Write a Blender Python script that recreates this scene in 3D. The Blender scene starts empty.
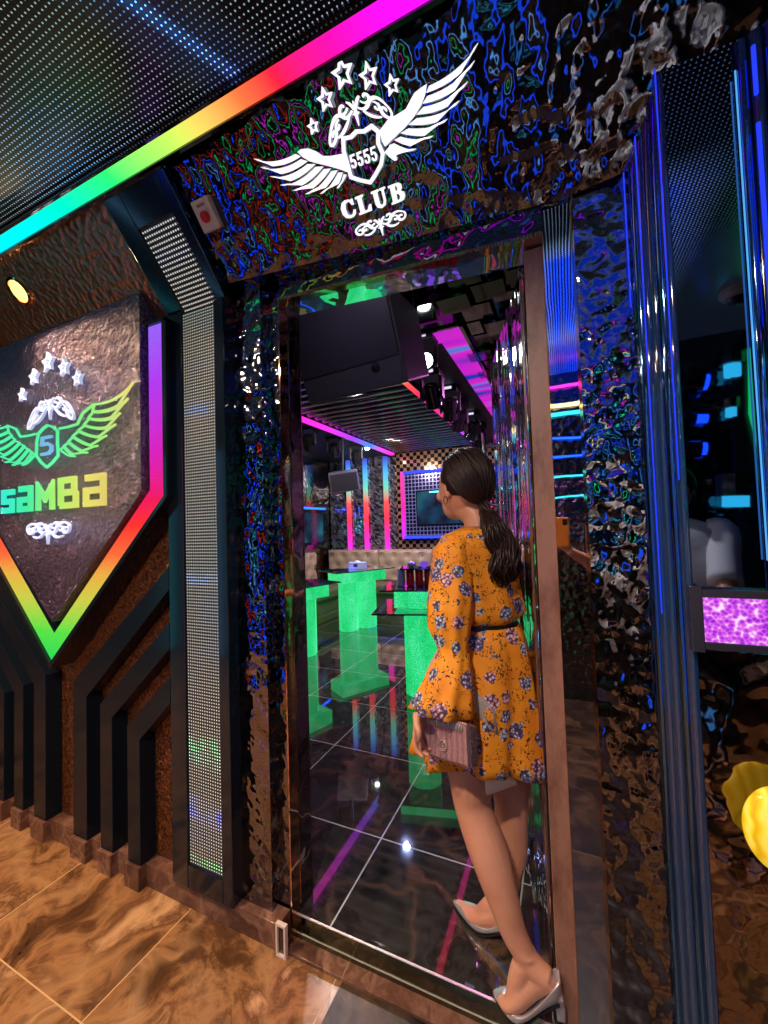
import bpy, bmesh, math, random
from mathutils import Vector, Matrix
random.seed(7)
PI = math.pi
COL = bpy.context.scene.collection
H = 1.42
# ------------------------------------------------------------------ camera solution
YAW, PITCH, ROLL, FPX = 0.42097, 0.03681, -0.03172, 402.13
Fv = Vector((-math.sin(YAW)*math.cos(PITCH), math.cos(YAW)*math.cos(PITCH), math.sin(PITCH)))
r0 = Vector((math.cos(YAW), math.sin(YAW), 0)); u0 = r0.cross(Fv)
Rv = math.cos(ROLL)*r0 + math.sin(ROLL)*u0
Uv = -math.sin(ROLL)*r0 + math.cos(ROLL)*u0
EYE = Vector((0, 0, H))
def ray(x, y): return Fv + Rv*((x-384)/FPX) - Uv*((y-512)/FPX)
def PY(x, y, Y):
    d = ray(x, y); return EYE + d*(Y/d.y)
def PZ(x, y, Z):
    d = ray(x, y); return EYE + d*((Z-H)/d.z)
def PX(x, y, X):
    d = ray(x, y); return EYE + d*(X/d.x)
# sloped cove plane: rises from the wall out to the ceiling
SL0 = Vector((0, 1.14, 2.31)); SLD = Vector((0, -0.655, 0.7556)).normalized(); SLN = Vector((0, -SLD.z, SLD.y))
if SLN.y > 0: SLN = -SLN
def PS(x, y, off=0.0):
    d = ray(x, y); n = SLN; p0 = SL0 + n*off
    return EYE + d*((p0-EYE).dot(n)/d.dot(n))

cam = bpy.data.cameras.new('camera'); co = bpy.data.objects.new('camera', cam); COL.objects.link(co)
cam.sensor_fit = 'HORIZONTAL'; cam.sensor_width = 36; cam.lens = 36*FPX/768; cam.clip_start = 0.01; cam.clip_end = 60
co.matrix_world = Matrix(((Rv.x, Uv.x, -Fv.x, EYE.x), (Rv.y, Uv.y, -Fv.y, EYE.y), (Rv.z, Uv.z, -Fv.z, EYE.z), (0, 0, 0, 1)))
bpy.context.scene.camera = co
vs = bpy.context.scene.view_settings
vs.view_transform = 'Standard'; vs.look = 'None'; vs.gamma = 1; vs.exposure = 0.0; vs.use_curve_mapping = False

# ------------------------------------------------------------------ mesh builder
class MB:
    def __init__(s): s.v = []; s.f = []
    def add(s, vs_, fs):
        b = len(s.v); s.v += [Vector(v) for v in vs_]; s.f += [tuple(b+i for i in f) for f in fs]; return s
    def box(s, x0, x1, y0, y1, z0, z1):
        return s.add([(x0,y0,z0),(x1,y0,z0),(x1,y1,z0),(x0,y1,z0),(x0,y0,z1),(x1,y0,z1),(x1,y1,z1),(x0,y1,z1)],
                     [(0,3,2,1),(4,5,6,7),(0,1,5,4),(1,2,6,5),(2,3,7,6),(3,0,4,7)])
    def obox(s, c, ax, ay, az, hx, hy, hz):
        c = Vector(c); ax, ay, az = Vector(ax)*hx, Vector(ay)*hy, Vector(az)*hz
        vs_ = [c+ax*i+ay*j+az*k for k in (-1, 1) for (i, j) in ((-1,-1),(1,-1),(1,1),(-1,1))]
        return s.add(vs_, [(0,3,2,1),(4,5,6,7),(0,1,5,4),(1,2,6,5),(2,3,7,6),(3,0,4,7)])
    def prism(s, pts, off):
        """pts: 3-D polygon, extruded by vector off (front polygon kept as n-gon)"""
        n = len(pts); off = Vector(off); a = [Vector(p) for p in pts]; b = [p+off for p in a]
        return s.add(a+b, [tuple(range(n)), tuple(reversed(range(n, 2*n)))] + [(i, n+i, n+(i+1) % n, (i+1) % n) for i in range(n)])
    def quad(s, a, b, c, d): return s.add([a, b, c, d], [(0, 1, 2, 3)])
    def tube(s, path, rad, n=10, caps=True, closed=False, up=None):
        path = [Vector(p) for p in path]; m = len(path)
        if not hasattr(rad, '__len__'): rad = [rad]*m
        vs_ = []; prev = None
        for i, p in enumerate(path):
            if closed: t = (path[(i+1) % m]-path[i-1])
            else: t = path[min(i+1, m-1)]-path[max(i-1, 0)]
            if t.length < 1e-9: t = Vector((0, 0, 1))
            t.normalize()
            if prev is None:
                a = Vector(up) if up else (Vector((0, 0, 1)) if abs(t.z) < .9 else Vector((1, 0, 0)))
            else: a = prev
            a = (a - t*a.dot(t)); a.normalize(); prev = a; b = t.cross(a)
            r = rad[i]; rx, ry = (r if hasattr(r, '__len__') else (r, r))
            for k in range(n):
                q = 2*PI*k/n; vs_.append(p + a*(math.cos(q)*rx) + b*(math.sin(q)*ry))
        fs = []
        for i in range(m-1 if not closed else m):
            for k in range(n):
                j = (i+1) % m
                fs.append((i*n+k, i*n+(k+1) % n, j*n+(k+1) % n, j*n+k))
        if caps and not closed:
            fs.append(tuple(reversed(range(n)))); fs.append(tuple(range((m-1)*n, m*n)))
        return s.add(vs_, fs)
    def lathe(s, prof, c=(0, 0, 0), n=24, axis=(0, 0, 1), cap=True):
        """prof: (radius, height) along axis"""
        ax = Vector(axis).normalized(); a = Vector((1, 0, 0)) if abs(ax.x) < .9 else Vector((0, 1, 0))
        a = (a-ax*a.dot(ax)).normalized(); b = ax.cross(a); c = Vector(c); vs_ = []
        for r, h in prof:
            for k in range(n):
                q = 2*PI*k/n; vs_.append(c+ax*h+a*(r*math.cos(q))+b*(r*math.sin(q)))
        fs = [(i*n+k, i*n+(k+1) % n, (i+1)*n+(k+1) % n, (i+1)*n+k) for i in range(len(prof)-1) for k in range(n)]
        if cap: fs += [tuple(reversed(range(n))), tuple(range((len(prof)-1)*n, len(prof)*n))]
        return s.add(vs_, fs)
    def ell(s, c, rx, ry, rz, ax=((1,0,0),(0,1,0),(0,0,1)), nu=20, nv=12):
        c = Vector(c); A = [Vector(a) for a in ax]; vs_ = []
        for i in range(nv+1):
            th = PI*i/nv
            for k in range(nu):
                q = 2*PI*k/nu
                vs_.append(c + A[0]*(rx*math.sin(th)*math.cos(q)) + A[1]*(ry*math.sin(th)*math.sin(q)) + A[2]*(-rz*math.cos(th)))
        fs = [(i*nu+k, i*nu+(k+1) % nu, (i+1)*nu+(k+1) % nu, (i+1)*nu+k) for i in range(nv) for k in range(nu)]
        return s.add(vs_, fs)
    def loft(s, rings, caps=True, closed=True):
        n = len(rings[0]); vs_ = [Vector(p) for r in rings for p in r]; fs = []
        for i in range(len(rings)-1):
            for k in range(n if closed else n-1):
                fs.append((i*n+k, i*n+(k+1) % n, (i+1)*n+(k+1) % n, (i+1)*n+k))
        if caps: fs += [tuple(reversed(range(n))), tuple(range((len(rings)-1)*n, len(rings)*n))]
        return s.add(vs_, fs)
    def ribbon(s, pts, w, nrm, th, closed=False):
        """flat mitred band of width w along 3-D points lying in a plane with normal nrm, thickness th along nrm"""
        P = [Vector(p) for p in pts]; m = len(P); N = Vector(nrm).normalized(); L = []; R_ = []
        for i in range(m):
            if closed: d0 = P[i]-P[i-1]; d1 = P[(i+1) % m]-P[i]
            else: d0 = P[i]-P[max(i-1, 0)] if i else P[1]-P[0]; d1 = P[i+1]-P[i] if i < m-1 else d0
            if d0.length < 1e-9: d0 = d1
            if d1.length < 1e-9: d1 = d0
            d0 = d0.normalized(); d1 = d1.normalized(); n0 = N.cross(d0); n1 = N.cross(d1); mi = n0+n1
            if mi.length < .25: mi = n0
            mi.normalize(); k = 1/max(.45, mi.dot(n0)); ww = w[i] if hasattr(w, '__len__') else w
            L.append(P[i]+mi*(ww/2*k)); R_.append(P[i]-mi*(ww/2*k))
        vs_ = []
        for i in range(m): vs_ += [L[i], R_[i], L[i]+N*th, R_[i]+N*th]
        fs = []
        for i in range(m if closed else m-1):
            a = 4*i; b = 4*((i+1) % m)
            fs += [(a+2, a+3, b+3, b+2), (a, b, b+1, a+1), (a, a+2, b+2, b), (a+1, b+1, b+3, a+3)]
        if not closed:
            fs += [(0, 1, 3, 2), (4*m-4, 4*m-2, 4*m-1, 4*m-3)]
        return s.add(vs_, fs)
    def build(s, name, mat, parent=None, smooth=False, bevel=0, angle=None, sub=0):
        me = bpy.data.meshes.new(name); o0 = Vector((0, 0, 0))
        if parent is not None:
            q = parent
            while q is not None: o0 += q.location; q = q.parent
        me.from_pydata([v-o0 for v in s.v], [], s.f); me.update()
        bm = bmesh.new(); bm.from_mesh(me); bmesh.ops.recalc_face_normals(bm, faces=bm.faces[:]); bm.to_mesh(me); bm.free()
        o = bpy.data.objects.new(name, me); COL.objects.link(o)
        if mat: me.materials.append(mat)
        if smooth:
            for p in me.polygons: p.use_smooth = True
            if angle is not None: me.set_sharp_from_angle(angle=math.radians(angle))
        if bevel:
            m = o.modifiers.new('bevel', 'BEVEL'); m.width = bevel; m.segments = 2; m.limit_method = 'ANGLE'
        if sub:
            m = o.modifiers.new('sub', 'SUBSURF'); m.levels = sub; m.render_levels = sub
        if parent is not None: o.parent = parent
        return o
def tag(o, label=None, cat=None, group=None, kind=None):
    if label: o['label'] = label
    if cat: o['category'] = cat
    if group: o['group'] = group
    if kind: o['kind'] = kind
    return o
def thing(name, label, cat, loc=(0, 0, 0), group=None):
    o = bpy.data.objects.new(name, None); COL.objects.link(o); o.location = loc; o.empty_display_size = .05
    return tag(o, label, cat, group)
def struct(mb, name, mat, **k): return tag(mb.build(name, mat, **k), kind='structure')
def copy_tree(o, parent=None):
    c = o.copy(); COL.objects.link(c); c.parent = parent
    for ch in list(o.children): copy_tree(ch, c)
    return c

# ------------------------------------------------------------------ materials
class NT:
    def __init__(s, name):
        s.m = bpy.data.materials.new(name); s.m.use_nodes = True; s.t = s.m.node_tree; s.t.nodes.clear()
        s.out = s.n('ShaderNodeOutputMaterial')
    def n(s, t, ins=None, **a):
        x = s.t.nodes.new(t)
        for k, v in a.items(): setattr(x, k, v)
        for k, v in (ins or {}).items(): s.set(x, k, v)
        return x
    def set(s, x, k, v):
        i = x.inputs[k]
        if hasattr(v, 'bl_idname') and hasattr(v, 'outputs'): v = v.outputs[0]
        if isinstance(v, bpy.types.NodeSocket): s.t.links.new(v, i)
        else:
            if i.type == 'RGBA' and len(v) == 3: v = (*v, 1)
            i.default_value = v
    def math(s, op, a, b=None, c=None, clamp=False):
        x = s.n('ShaderNodeMath', operation=op, use_clamp=clamp); s.set(x, 0, a)
        if b is not None: s.set(x, 1, b)
        if c is not None: s.set(x, 2, c)
        return x.outputs[0]
    def ramp(s, fac, stops, interp='LINEAR'):
        x = s.n('ShaderNodeValToRGB'); s.set(x, 'Fac', fac); cr = x.color_ramp; cr.interpolation = interp
        while len(cr.elements) > 1: cr.elements.remove(cr.elements[0])
        cr.elements[0].position = stops[0][0]; cr.elements[0].color = (*stops[0][1], 1)
        for p, c in stops[1:]:
            e = cr.elements.new(p); e.color = (*c, 1)
        return x.outputs[0]
    def mix(s, f, a, b, mode='MIX'):
        x = s.n('ShaderNodeMix', data_type='RGBA', blend_type=mode); s.set(x, 0, f); s.set(x, 6, a); s.set(x, 7, b); return x.outputs[2]
    def coord(s, which='Object', scale=(1, 1, 1), rot=(0, 0, 0)):
        c = s.n('ShaderNodeTexCoord'); mp = s.n('ShaderNodeMapping'); s.t.links.new(c.outputs[which], mp.inputs[0])
        mp.inputs['Scale'].default_value = scale; mp.inputs['Rotation'].default_value = rot; return mp.outputs[0]
    def bsdf(s, **k):
        x = s.n('ShaderNodeBsdfPrincipled')
        for a, v in k.items(): s.set(x, a.replace('_', ' '), v)
        s.t.links.new(x.outputs[0], s.out.inputs[0]); return x
    def bump(s, h, strength, dist, normal=None):
        x = s.n('ShaderNodeBump'); s.set(x, 'Height', h); x.inputs['Strength'].default_value = strength; x.inputs['Distance'].default_value = dist
        if normal is not None: s.set(x, 'Normal', normal)
        return x.outputs[0]
def lin(c): return tuple(((v/255)/12.92 if v/255 <= .04045 else ((v/255+.055)/1.055)**2.4) for v in c)
def plain(name, col, rough=.5, metal=0., spec=.5, coat=0., emis=None, es=0.):
    t = NT(name); b = t.bsdf(Base_Color=col, Roughness=rough, Metallic=metal)
    b.inputs['Specular IOR Level'].default_value = spec; b.inputs['Coat Weight'].default_value = coat; b.inputs['Coat Roughness'].default_value = .05
    if emis: b.inputs['Emission Color'].default_value = (*emis, 1); b.inputs['Emission Strength'].default_value = es
    return t.m
def glow(name, col, s):
    t = NT(name); e = t.n('ShaderNodeEmission', {'Color': col, 'Strength': s}); t.t.links.new(e.outputs[0], t.out.inputs[0]); return t.m
def hammered(name, col, scale, amp, rough=.06, metal=1., fine=0.0, warp=.35):
    """polished sheet metal with hammered dimples"""
    t = NT(name); co_ = t.coord()
    ns = t.n('ShaderNodeTexNoise', {'Vector': co_, 'Scale': scale*.6, 'Detail': 1.0})
    wv = t.n('ShaderNodeMixRGB'); wv.blend_type = 'ADD'; t.set(wv, 0, warp/scale*2); t.set(wv, 1, co_); t.set(wv, 2, ns.outputs['Color'])
    v = t.n('ShaderNodeTexVoronoi', {'Vector': wv.outputs[0], 'Scale': scale}); v.feature = 'SMOOTH_F1'; t.set(v, 'Smoothness', .8)
    n2 = t.n('ShaderNodeTexNoise', {'Vector': co_, 'Scale': scale*1.3, 'Detail': 1.5, 'Roughness': .4})
    h = t.math('ADD', v.outputs['Distance'], t.math('MULTIPLY', n2.outputs['Fac'], .7))
    if fine:
        n3 = t.n('ShaderNodeTexNoise', {'Vector': co_, 'Scale': scale*4, 'Detail': 2.}); h = t.math('ADD', h, t.math('MULTIPLY', n3.outputs['Fac'], fine))
    b = t.bsdf(Base_Color=col, Roughness=rough, Metallic=metal, Normal=t.bump(h, 1.0, amp))
    return t.m
def glitter_sheet(name, dark, light, scale, amp, rough, metal=.8):
    t = NT(name); c = t.coord(); v = t.n('ShaderNodeTexVoronoi', {'Vector': c, 'Scale': scale}); n = t.n('ShaderNodeTexNoise', {'Vector': c, 'Scale': scale*1.7, 'Detail': 3., 'Roughness': .7})
    v2 = t.n('ShaderNodeTexVoronoi', {'Vector': c, 'Scale': scale*.45}); v2.feature = 'SMOOTH_F1'
    colr = t.ramp(n.outputs['Fac'], [(.36, dark), (.52, tuple((a+b)/2 for a, b in zip(dark, light))), (.66, light)])
    h = t.math('ADD', t.math('MULTIPLY', n.outputs['Fac'], 1.), t.math('ADD', t.math('MULTIPLY', v.outputs['Distance'], .6), v2.outputs['Distance']))
    t.bsdf(Base_Color=colr, Roughness=rough, Metallic=metal, Normal=t.bump(h, 1., amp)); return t.m
def led_dots(name, pitch, axes, base, streak=None, strength=1.2, dot=.30, back=(.004, .005, .008)):
    """LED matrix: dark board with a grid of lit diodes. axes: two index letters of the object axes"""
    t = NT(name); c = t.coord(); sp = t.n('ShaderNodeSeparateXYZ', {0: c})
    ax = [sp.outputs['XYZ'.index(a)] for a in axes]
    fx = [t.math('ABSOLUTE', t.math('SUBTRACT', t.math('FRACT', t.math('DIVIDE', a, pitch)), .5)) for a in ax]
    d = t.math('SQRT', t.math('ADD', t.math('MULTIPLY', fx[0], fx[0]), t.math('MULTIPLY', fx[1], fx[1])))
    m = t.math('LESS_THAN', d, dot)
    colr = base
    if streak: colr = streak(t, c, sp, base)
    b = t.bsdf(Base_Color=back, Roughness=.25, Metallic=0.)
    t.set(b, 'Emission Color', colr); t.set(b, 'Emission Strength', t.math('MULTIPLY', m, strength))
    return t.m
# marble tiles ------------------------------------------------------
def marble(name, stops, scale, tile, org, groutc, rough, spec=.5, grout=.003, coat=0., bumpn=0., rot=0.):
    t = NT(name); c = t.coord(rot=(0, 0, rot)); sp = t.n('ShaderNodeSeparateXYZ', {0: t.coord()})
    gx = t.math('DIVIDE', t.math('SUBTRACT', sp.outputs[0], org[0]), tile[0]); gy = t.math('DIVIDE', t.math('SUBTRACT', sp.outputs[1], org[1]), tile[1])
    cell = t.n('ShaderNodeCombineXYZ', {0: t.math('FLOOR', gx), 1: t.math('FLOOR', gy)})
    wn = t.n('ShaderNodeTexWhiteNoise', {'Vector': cell.outputs[0]})
    off = t.n('ShaderNodeVectorMath', {0: wn.outputs['Color'], 1: (9, 9, 9)}, operation='MULTIPLY')
    cc = t.n('ShaderNodeVectorMath', {0: c, 1: off.outputs[0]}, operation='ADD')
    w = t.n('ShaderNodeTexNoise', {'Vector': cc.outputs[0], 'Scale': scale, 'Detail': 3., 'Roughness': .5})
    wc = t.n('ShaderNodeMixRGB'); wc.blend_type = 'ADD'; t.set(wc, 0, .45); t.set(wc, 1, cc.outputs[0]); t.set(wc, 2, w.outputs['Color'])
    n = t.n('ShaderNodeTexNoise', {'Vector': wc.outputs[0], 'Scale': scale*1.1, 'Detail': 8., 'Roughness': .66, 'Distortion': .55})
    n2 = t.n('ShaderNodeTexVoronoi', {'Vector': wc.outputs[0], 'Scale': scale*.9}); n2.feature = 'DISTANCE_TO_EDGE'
    vein = t.math('SUBTRACT', 1., t.math('MULTIPLY', n2.outputs['Distance'], 14., clamp=True), clamp=True)
    colr = t.ramp(n.outputs['Fac'], stops)
    colr = t.mix(t.math('MULTIPLY', vein, .32), colr, stops[-1][1])
    ex = t.math('MINIMUM', t.math('FRACT', gx), t.math('SUBTRACT', 1., t.math('FRACT', gx)))
    ey = t.math('MINIMUM', t.math('FRACT', gy), t.math('SUBTRACT', 1., t.math('FRACT', gy)))
    g = t.math('MAXIMUM', t.math('LESS_THAN', ex, grout/tile[0]/2), t.math('LESS_THAN', ey, grout/tile[1]/2))
    colr = t.mix(g, colr, groutc)
    b = t.bsdf(Base_Color=colr, Roughness=t.math('ADD', rough, t.math('MULTIPLY', g, .3)))
    b.inputs['Specular IOR Level'].default_value = spec; b.inputs['Coat Weight'].default_value = coat; b.inputs['Coat Roughness'].default_value = .02
    return t.m
M = {}
M['floor'] = marble('brown_marble', [(.30, lin((36, 24, 16))), (.42, lin((92, 60, 38))), (.5, lin((152, 108, 72))), (.57, lin((104, 68, 44))), (.66, lin((190, 146, 106)))], 2.5, (.632, .64), (-1.985, .74-.64*2), lin((190, 150, 110)), .22, grout=.004)
M['darkfloor'] = marble('dark_marble', [(.3, lin((18, 14, 12))), (.5, lin((48, 34, 26))), (.7, lin((96, 70, 50)))], 4.0, (.9, .9), (-.70, 1.3), lin((120, 90, 65)), .34)
M['roomfloor'] = marble('black_marble', [(.3, lin((18, 22, 22))), (.48, lin((54, 54, 50))), (.56, lin((34, 31, 30))), (.72, lin((112, 86, 70)))], 3.4, (.575, .57), (-.775, 1.595), lin((150, 160, 150)), .035, spec=1.0, grout=.006, coat=1.)
M['base'] = marble('skirting_marble', [(.3, lin((66, 42, 34))), (.5, lin((106, 72, 60))), (.7, lin((160, 120, 102)))], 5.0, (.6, 2.), (-1.9, 0), lin((150, 110, 90)), .2)
M['hdr'] = hammered('hammered_black_steel', (.14, .16, .22), 16, .0085)
M['pillar'] = hammered('hammered_pillar_steel', (.24, .24, .27), 19, .0075)
M['brown'] = glitter_sheet('hammered_brown_steel', lin((52, 30, 18)), lin((196, 128, 82)), 62, .007, .33)
M['cove'] = hammered('hammered_bronze_steel', lin((196, 142, 104)), 42, .0050, rough=.32)
M['shield'] = glitter_sheet('fine_glitter_black', lin((22, 18, 30)), lin((158, 138, 176)), 60, .011, .16, .95)
M['lowpanel'] = hammered('rippled_bronze', (.26, .22, .20), 12, .0080)
M['mirror'] = hammered('flat_black_mirror', (.62, .62, .66), 6, .00035, rough=.015)
M['behind'] = hammered('black_hammered_wall', (.16, .16, .18), 20, .006, rough=.12)
M['mirror2'] = hammered('wavy_silver_mirror', (.80, .82, .82), 9, .0010, rough=.02)
M['gold'] = hammered('rose_gold_mirror', lin((226, 180, 140)), 10, .0006, rough=.05)
M['bluemir'] = hammered('blue_black_mirror', (.17, .21, .33), 5, .0002, rough=.02)
M['black'] = plain('black_gloss', (.006, .006, .008), .08, spec=.6, coat=.6)
M['matte'] = plain('matte_black', (.010, .010, .012), .55)
M['fin'] = plain('black_glass_trim', (.006, .010, .017), .14, spec=.2, coat=.0)
M['frame'] = plain('navy_gloss_frame', (.005, .010, .018), .12, spec=.5, coat=.1)
M['riser'] = hammered('dark_green_mirror_riser', (.16, .20, .17), 9, .004, rough=.06)
M['palemetal'] = plain('pale_metal_edge', lin((200, 195, 185)), .35, metal=.5)
M['chrome'] = plain('chrome', (.75, .75, .78), .07, metal=1.)
M['white'] = plain('white_acrylic', (.9, .9, .9), .3, emis=(1, .99, .97), es=.95)
def worn(name, a, b_, sc, rough):
    t = NT(name); n = t.n('ShaderNodeTexNoise', {'Vector': t.coord(scale=(1, 1, .35)), 'Scale': sc, 'Detail': 6., 'Roughness': .7}); t.bsdf(Base_Color=t.ramp(n.outputs['Fac'], [(.36, a), (.56, b_)]), Roughness=rough); return t.m
M['post'] = worn('worn_brown_door_post', lin((112, 76, 62)), lin((150, 108, 92)), 14., .42)
M['jamb'] = hammered('dark_jamb_steel', (.28, .24, .20), 16, .0022, rough=.06)
M['plastic'] = plain('ivory_plastic', lin((214, 196, 178)), .4)
M['red'] = plain('red_plastic', lin((190, 20, 14)), .3)

# ------------------------------------------------------------------ corridor shell
struct(MB().box(-6.5, 1.9, -1.2, 1.30, -.05, 0), 'floor', M['floor'])
struct(MB().box(-.70, .20, -1.2, 1.16, .0005, .002), 'floor', M['darkfloor'])
CZ = 2.62
struct(MB().box(-6.5, 1.9, -1.2, 1.45, CZ+.012, CZ+.08), 'ceiling', M['matte'])
struct(MB().box(-6.6, -6.5, -1.2, 1.3, 0, CZ), 'wall_left', M['brown'])
struct(MB().box(1.9, 2.0, -1.2, 1.3, 0, CZ), 'wall_right', M['hdr'])
struct(MB().box(-6.5, 1.9, -1.3, -1.2, 0, CZ), 'wall_behind', M['behind'])
WY = 1.17
# door opening
DXL = PY(291, 700, WY).x; DXR = PY(545, 600, 1.20).x
DZL = PY(280, 301, 1.17).z; DZR = PY(541, 236, 1.17).z
def wallpiece(x0, x1, z0, z1, mat, y=WY, name='wall_door', y1=1.26):
    return struct(MB().box(x0, x1, y, y1, z0, z1), name, mat)
wallpiece(-6.5, PY(226, 500, WY).x, 0, 2.62, M['brown'])
xp1 = PY(262.5, 430, 1.15).x; xg0 = PY(279.5, 400, 1.15).x; xg1 = DXL
wallpiece(PY(226, 500, WY).x, xp1, .0, 2.6, M['pillar'], y=1.15)
wallpiece(xp1, xg0, .0, 2.6, M['pillar'], y=1.19)
struct(MB().box(xg0, xg1, 1.15, 1.20, 0, DZL), 'trim_1', M['gold'])
struct(MB().box(xg0, xg1+.002, 1.20, 1.268, 0, DZL), 'trim_2', M['jamb'])
# wall over the door head, right casing mirror and right pillar
xs = .052
wallpiece(xs, .215, 0, 2.6, M['pillar'])
hx = [xg0, PY(541, 236, 1.17).x]
lx0, lz0 = hx[0], DZL; lx1, lz1 = hx[1]+.004, DZR
casx0 = lx1
mb = MB().prism([(lx0, 1.165, lz0), (lx1, 1.165, lz1), (lx1, 1.165, 2.6), (lx0, 1.165, 2.6)], (0, .09, 0))
struct(mb, 'wall_door', M['hdr'])
struct(MB().box(casx0, xs, 1.172, 1.26, 0, 2.6), 'trim_3', M['mirror'])
# gold lip under the head and mirrored soffit of the reveal
struct(MB().prism([(lx0, 1.155, lz0-.008), (lx1, 1.155, lz1-.008), (lx1, 1.155, lz1+.004), (lx0, 1.155, lz0+.004)], (0, .03, 0)), 'trim_4', M['gold'])
struct(MB().prism([(lx0, 1.186, lz0-.008), (lx1, 1.186, lz1-.008), (lx1, 1.186, lz1+.02), (lx0, 1.186, lz0+.02)], (0, .084, 0)), 'trim_5', M['mirror2'])
struct(MB().box(xs-.003, xs+.004, 1.160, 1.175, 0, 2.3), 'trim_6', M['gold'])
# door post (bare brown steel) right of the opening
pxl, pxr = PY(531.5, 430, 1.195).x, PY(551.5, 430, 1.195).x
struct(MB().box(pxl, pxr, 1.195, 1.26, 0.0, DZR-.012), 'trim_7', M['post'], bevel=.002)
struct(MB().box(pxr, casx0+.012, 1.185, 1.26, 0.0, DZR), 'trim_8', M['gold'])
# threshold sill and riser
struct(MB().box(xg1-.02, .0, 1.125, 1.183, 0, .012), 'trim_9', M['base'], bevel=.002)
struct(MB().box(xg1+.0, pxl+.01, 1.176, 1.1825, 0, .0865), 'trim_10', M['riser'])
struct(MB().box(xg1+.0, pxl+.01, 1.176, 1.1825, .0868, .0895).box(xg1, pxl+.01, 1.1735, 1.1765, .029, .031), 'trim_11', M['palemetal'])
# skirting
bz = .088
xb1 = PZ(279, 953, 0).x
mb = MB().box(-6.5, xb1, 1.12, 1.20, 0, bz)
struct(mb, 'baseboard_left', M['base'], bevel=.002)
# white metal cap closing the end of the skirting
e = thing('skirting_end_cap', 'small white metal frame capping the skirting end by the door', 'end cap', (xb1, 1.115, 0))
mb = MB(); x0, x1 = xb1-.004, xb1+.036
for b in ((x0, x0+.007, 0, .105), (x1-.007, x1, 0, .105), (x0+.007, x1-.007, 0, .007), (x0+.007, x1-.007, .098, .105)): mb.box(b[0], b[1], 1.108, 1.122, b[2], b[3])
mb.build('frame', plain('cap_white', lin((214, 196, 190)), .4), e); MB().box(x0+.007, x1-.007, 1.116, 1.122, .007, .098).build('inset', M['black'], e)

# ------------------------------------------------------------------ sloped cove
def slope_piece(pts, mat, name, off=0., th=.03, kind='structure', parent=None):
    P = [PS(*p, off) if len(p) == 2 else p for p in pts]
    mb = MB().prism(P, -SLN*th if True else 0)
    o = mb.build(name, mat, parent)
    if kind: tag(o, kind=kind)
    return o
def slx(x, s, off=0.): # point on the cove plane, s metres up the slope
    return Vector((x, 0, 0)) + Vector((0, SL0.y, SL0.z)) + SLD*s + SLN*off
SL = (CZ+.012-SL0.z)/SLD.z
def slope_rect(x0, x1, s0, s1, off, th):
    return MB().prism([slx(x0, s0, off), slx(x1, s0, off), slx(x1, s1, off), slx(x0, s1, off)], -SLN*th)
xh0 = PS(222, 292).x
struct(slope_rect(-6.5, xh0, -.0, SL, 0, .02), 'wall_cove', M['cove'])
# header field carrying the club sign; its lower edge runs as in the place
low = [PS(226, 283), PS(384, 245), PS(565, 198)]
mb = MB().prism([slx(xh0, -.0+ (low[0]-slx(low[0].x, 0)).dot(SLD)), low[1], low[2], slx(low[2].x, SL), slx(xh0, SL)], -SLN*.02)
struct(mb, 'wall_header', M['hdr'])
xr0 = low[2].x
mb = MB().prism([slx(xr0+.002, (low[2]-slx(low[2].x, 0)).dot(SLD)), slx(.20, -.02), slx(1.9, -.02), slx(1.9, SL), slx(xr0+.002, SL)], -SLN*.02)
struct(mb, 'wall_header', M['hdr'])
# underside between cove and wall
mb = MB().quad(low[0]+Vector((-.05,0,0)), low[1], low[1]+Vector((0, 1.165-low[1].y, 0)), low[0]+Vector((-.05, 1.165-low[0].y, 0))).quad(low[1], low[2], low[2]+Vector((0, 1.165-low[2].y, 0)), low[1]+Vector((0, 1.165-low[1].y, 0)))
struct(mb, 'wall_header', M['hdr'])

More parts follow.
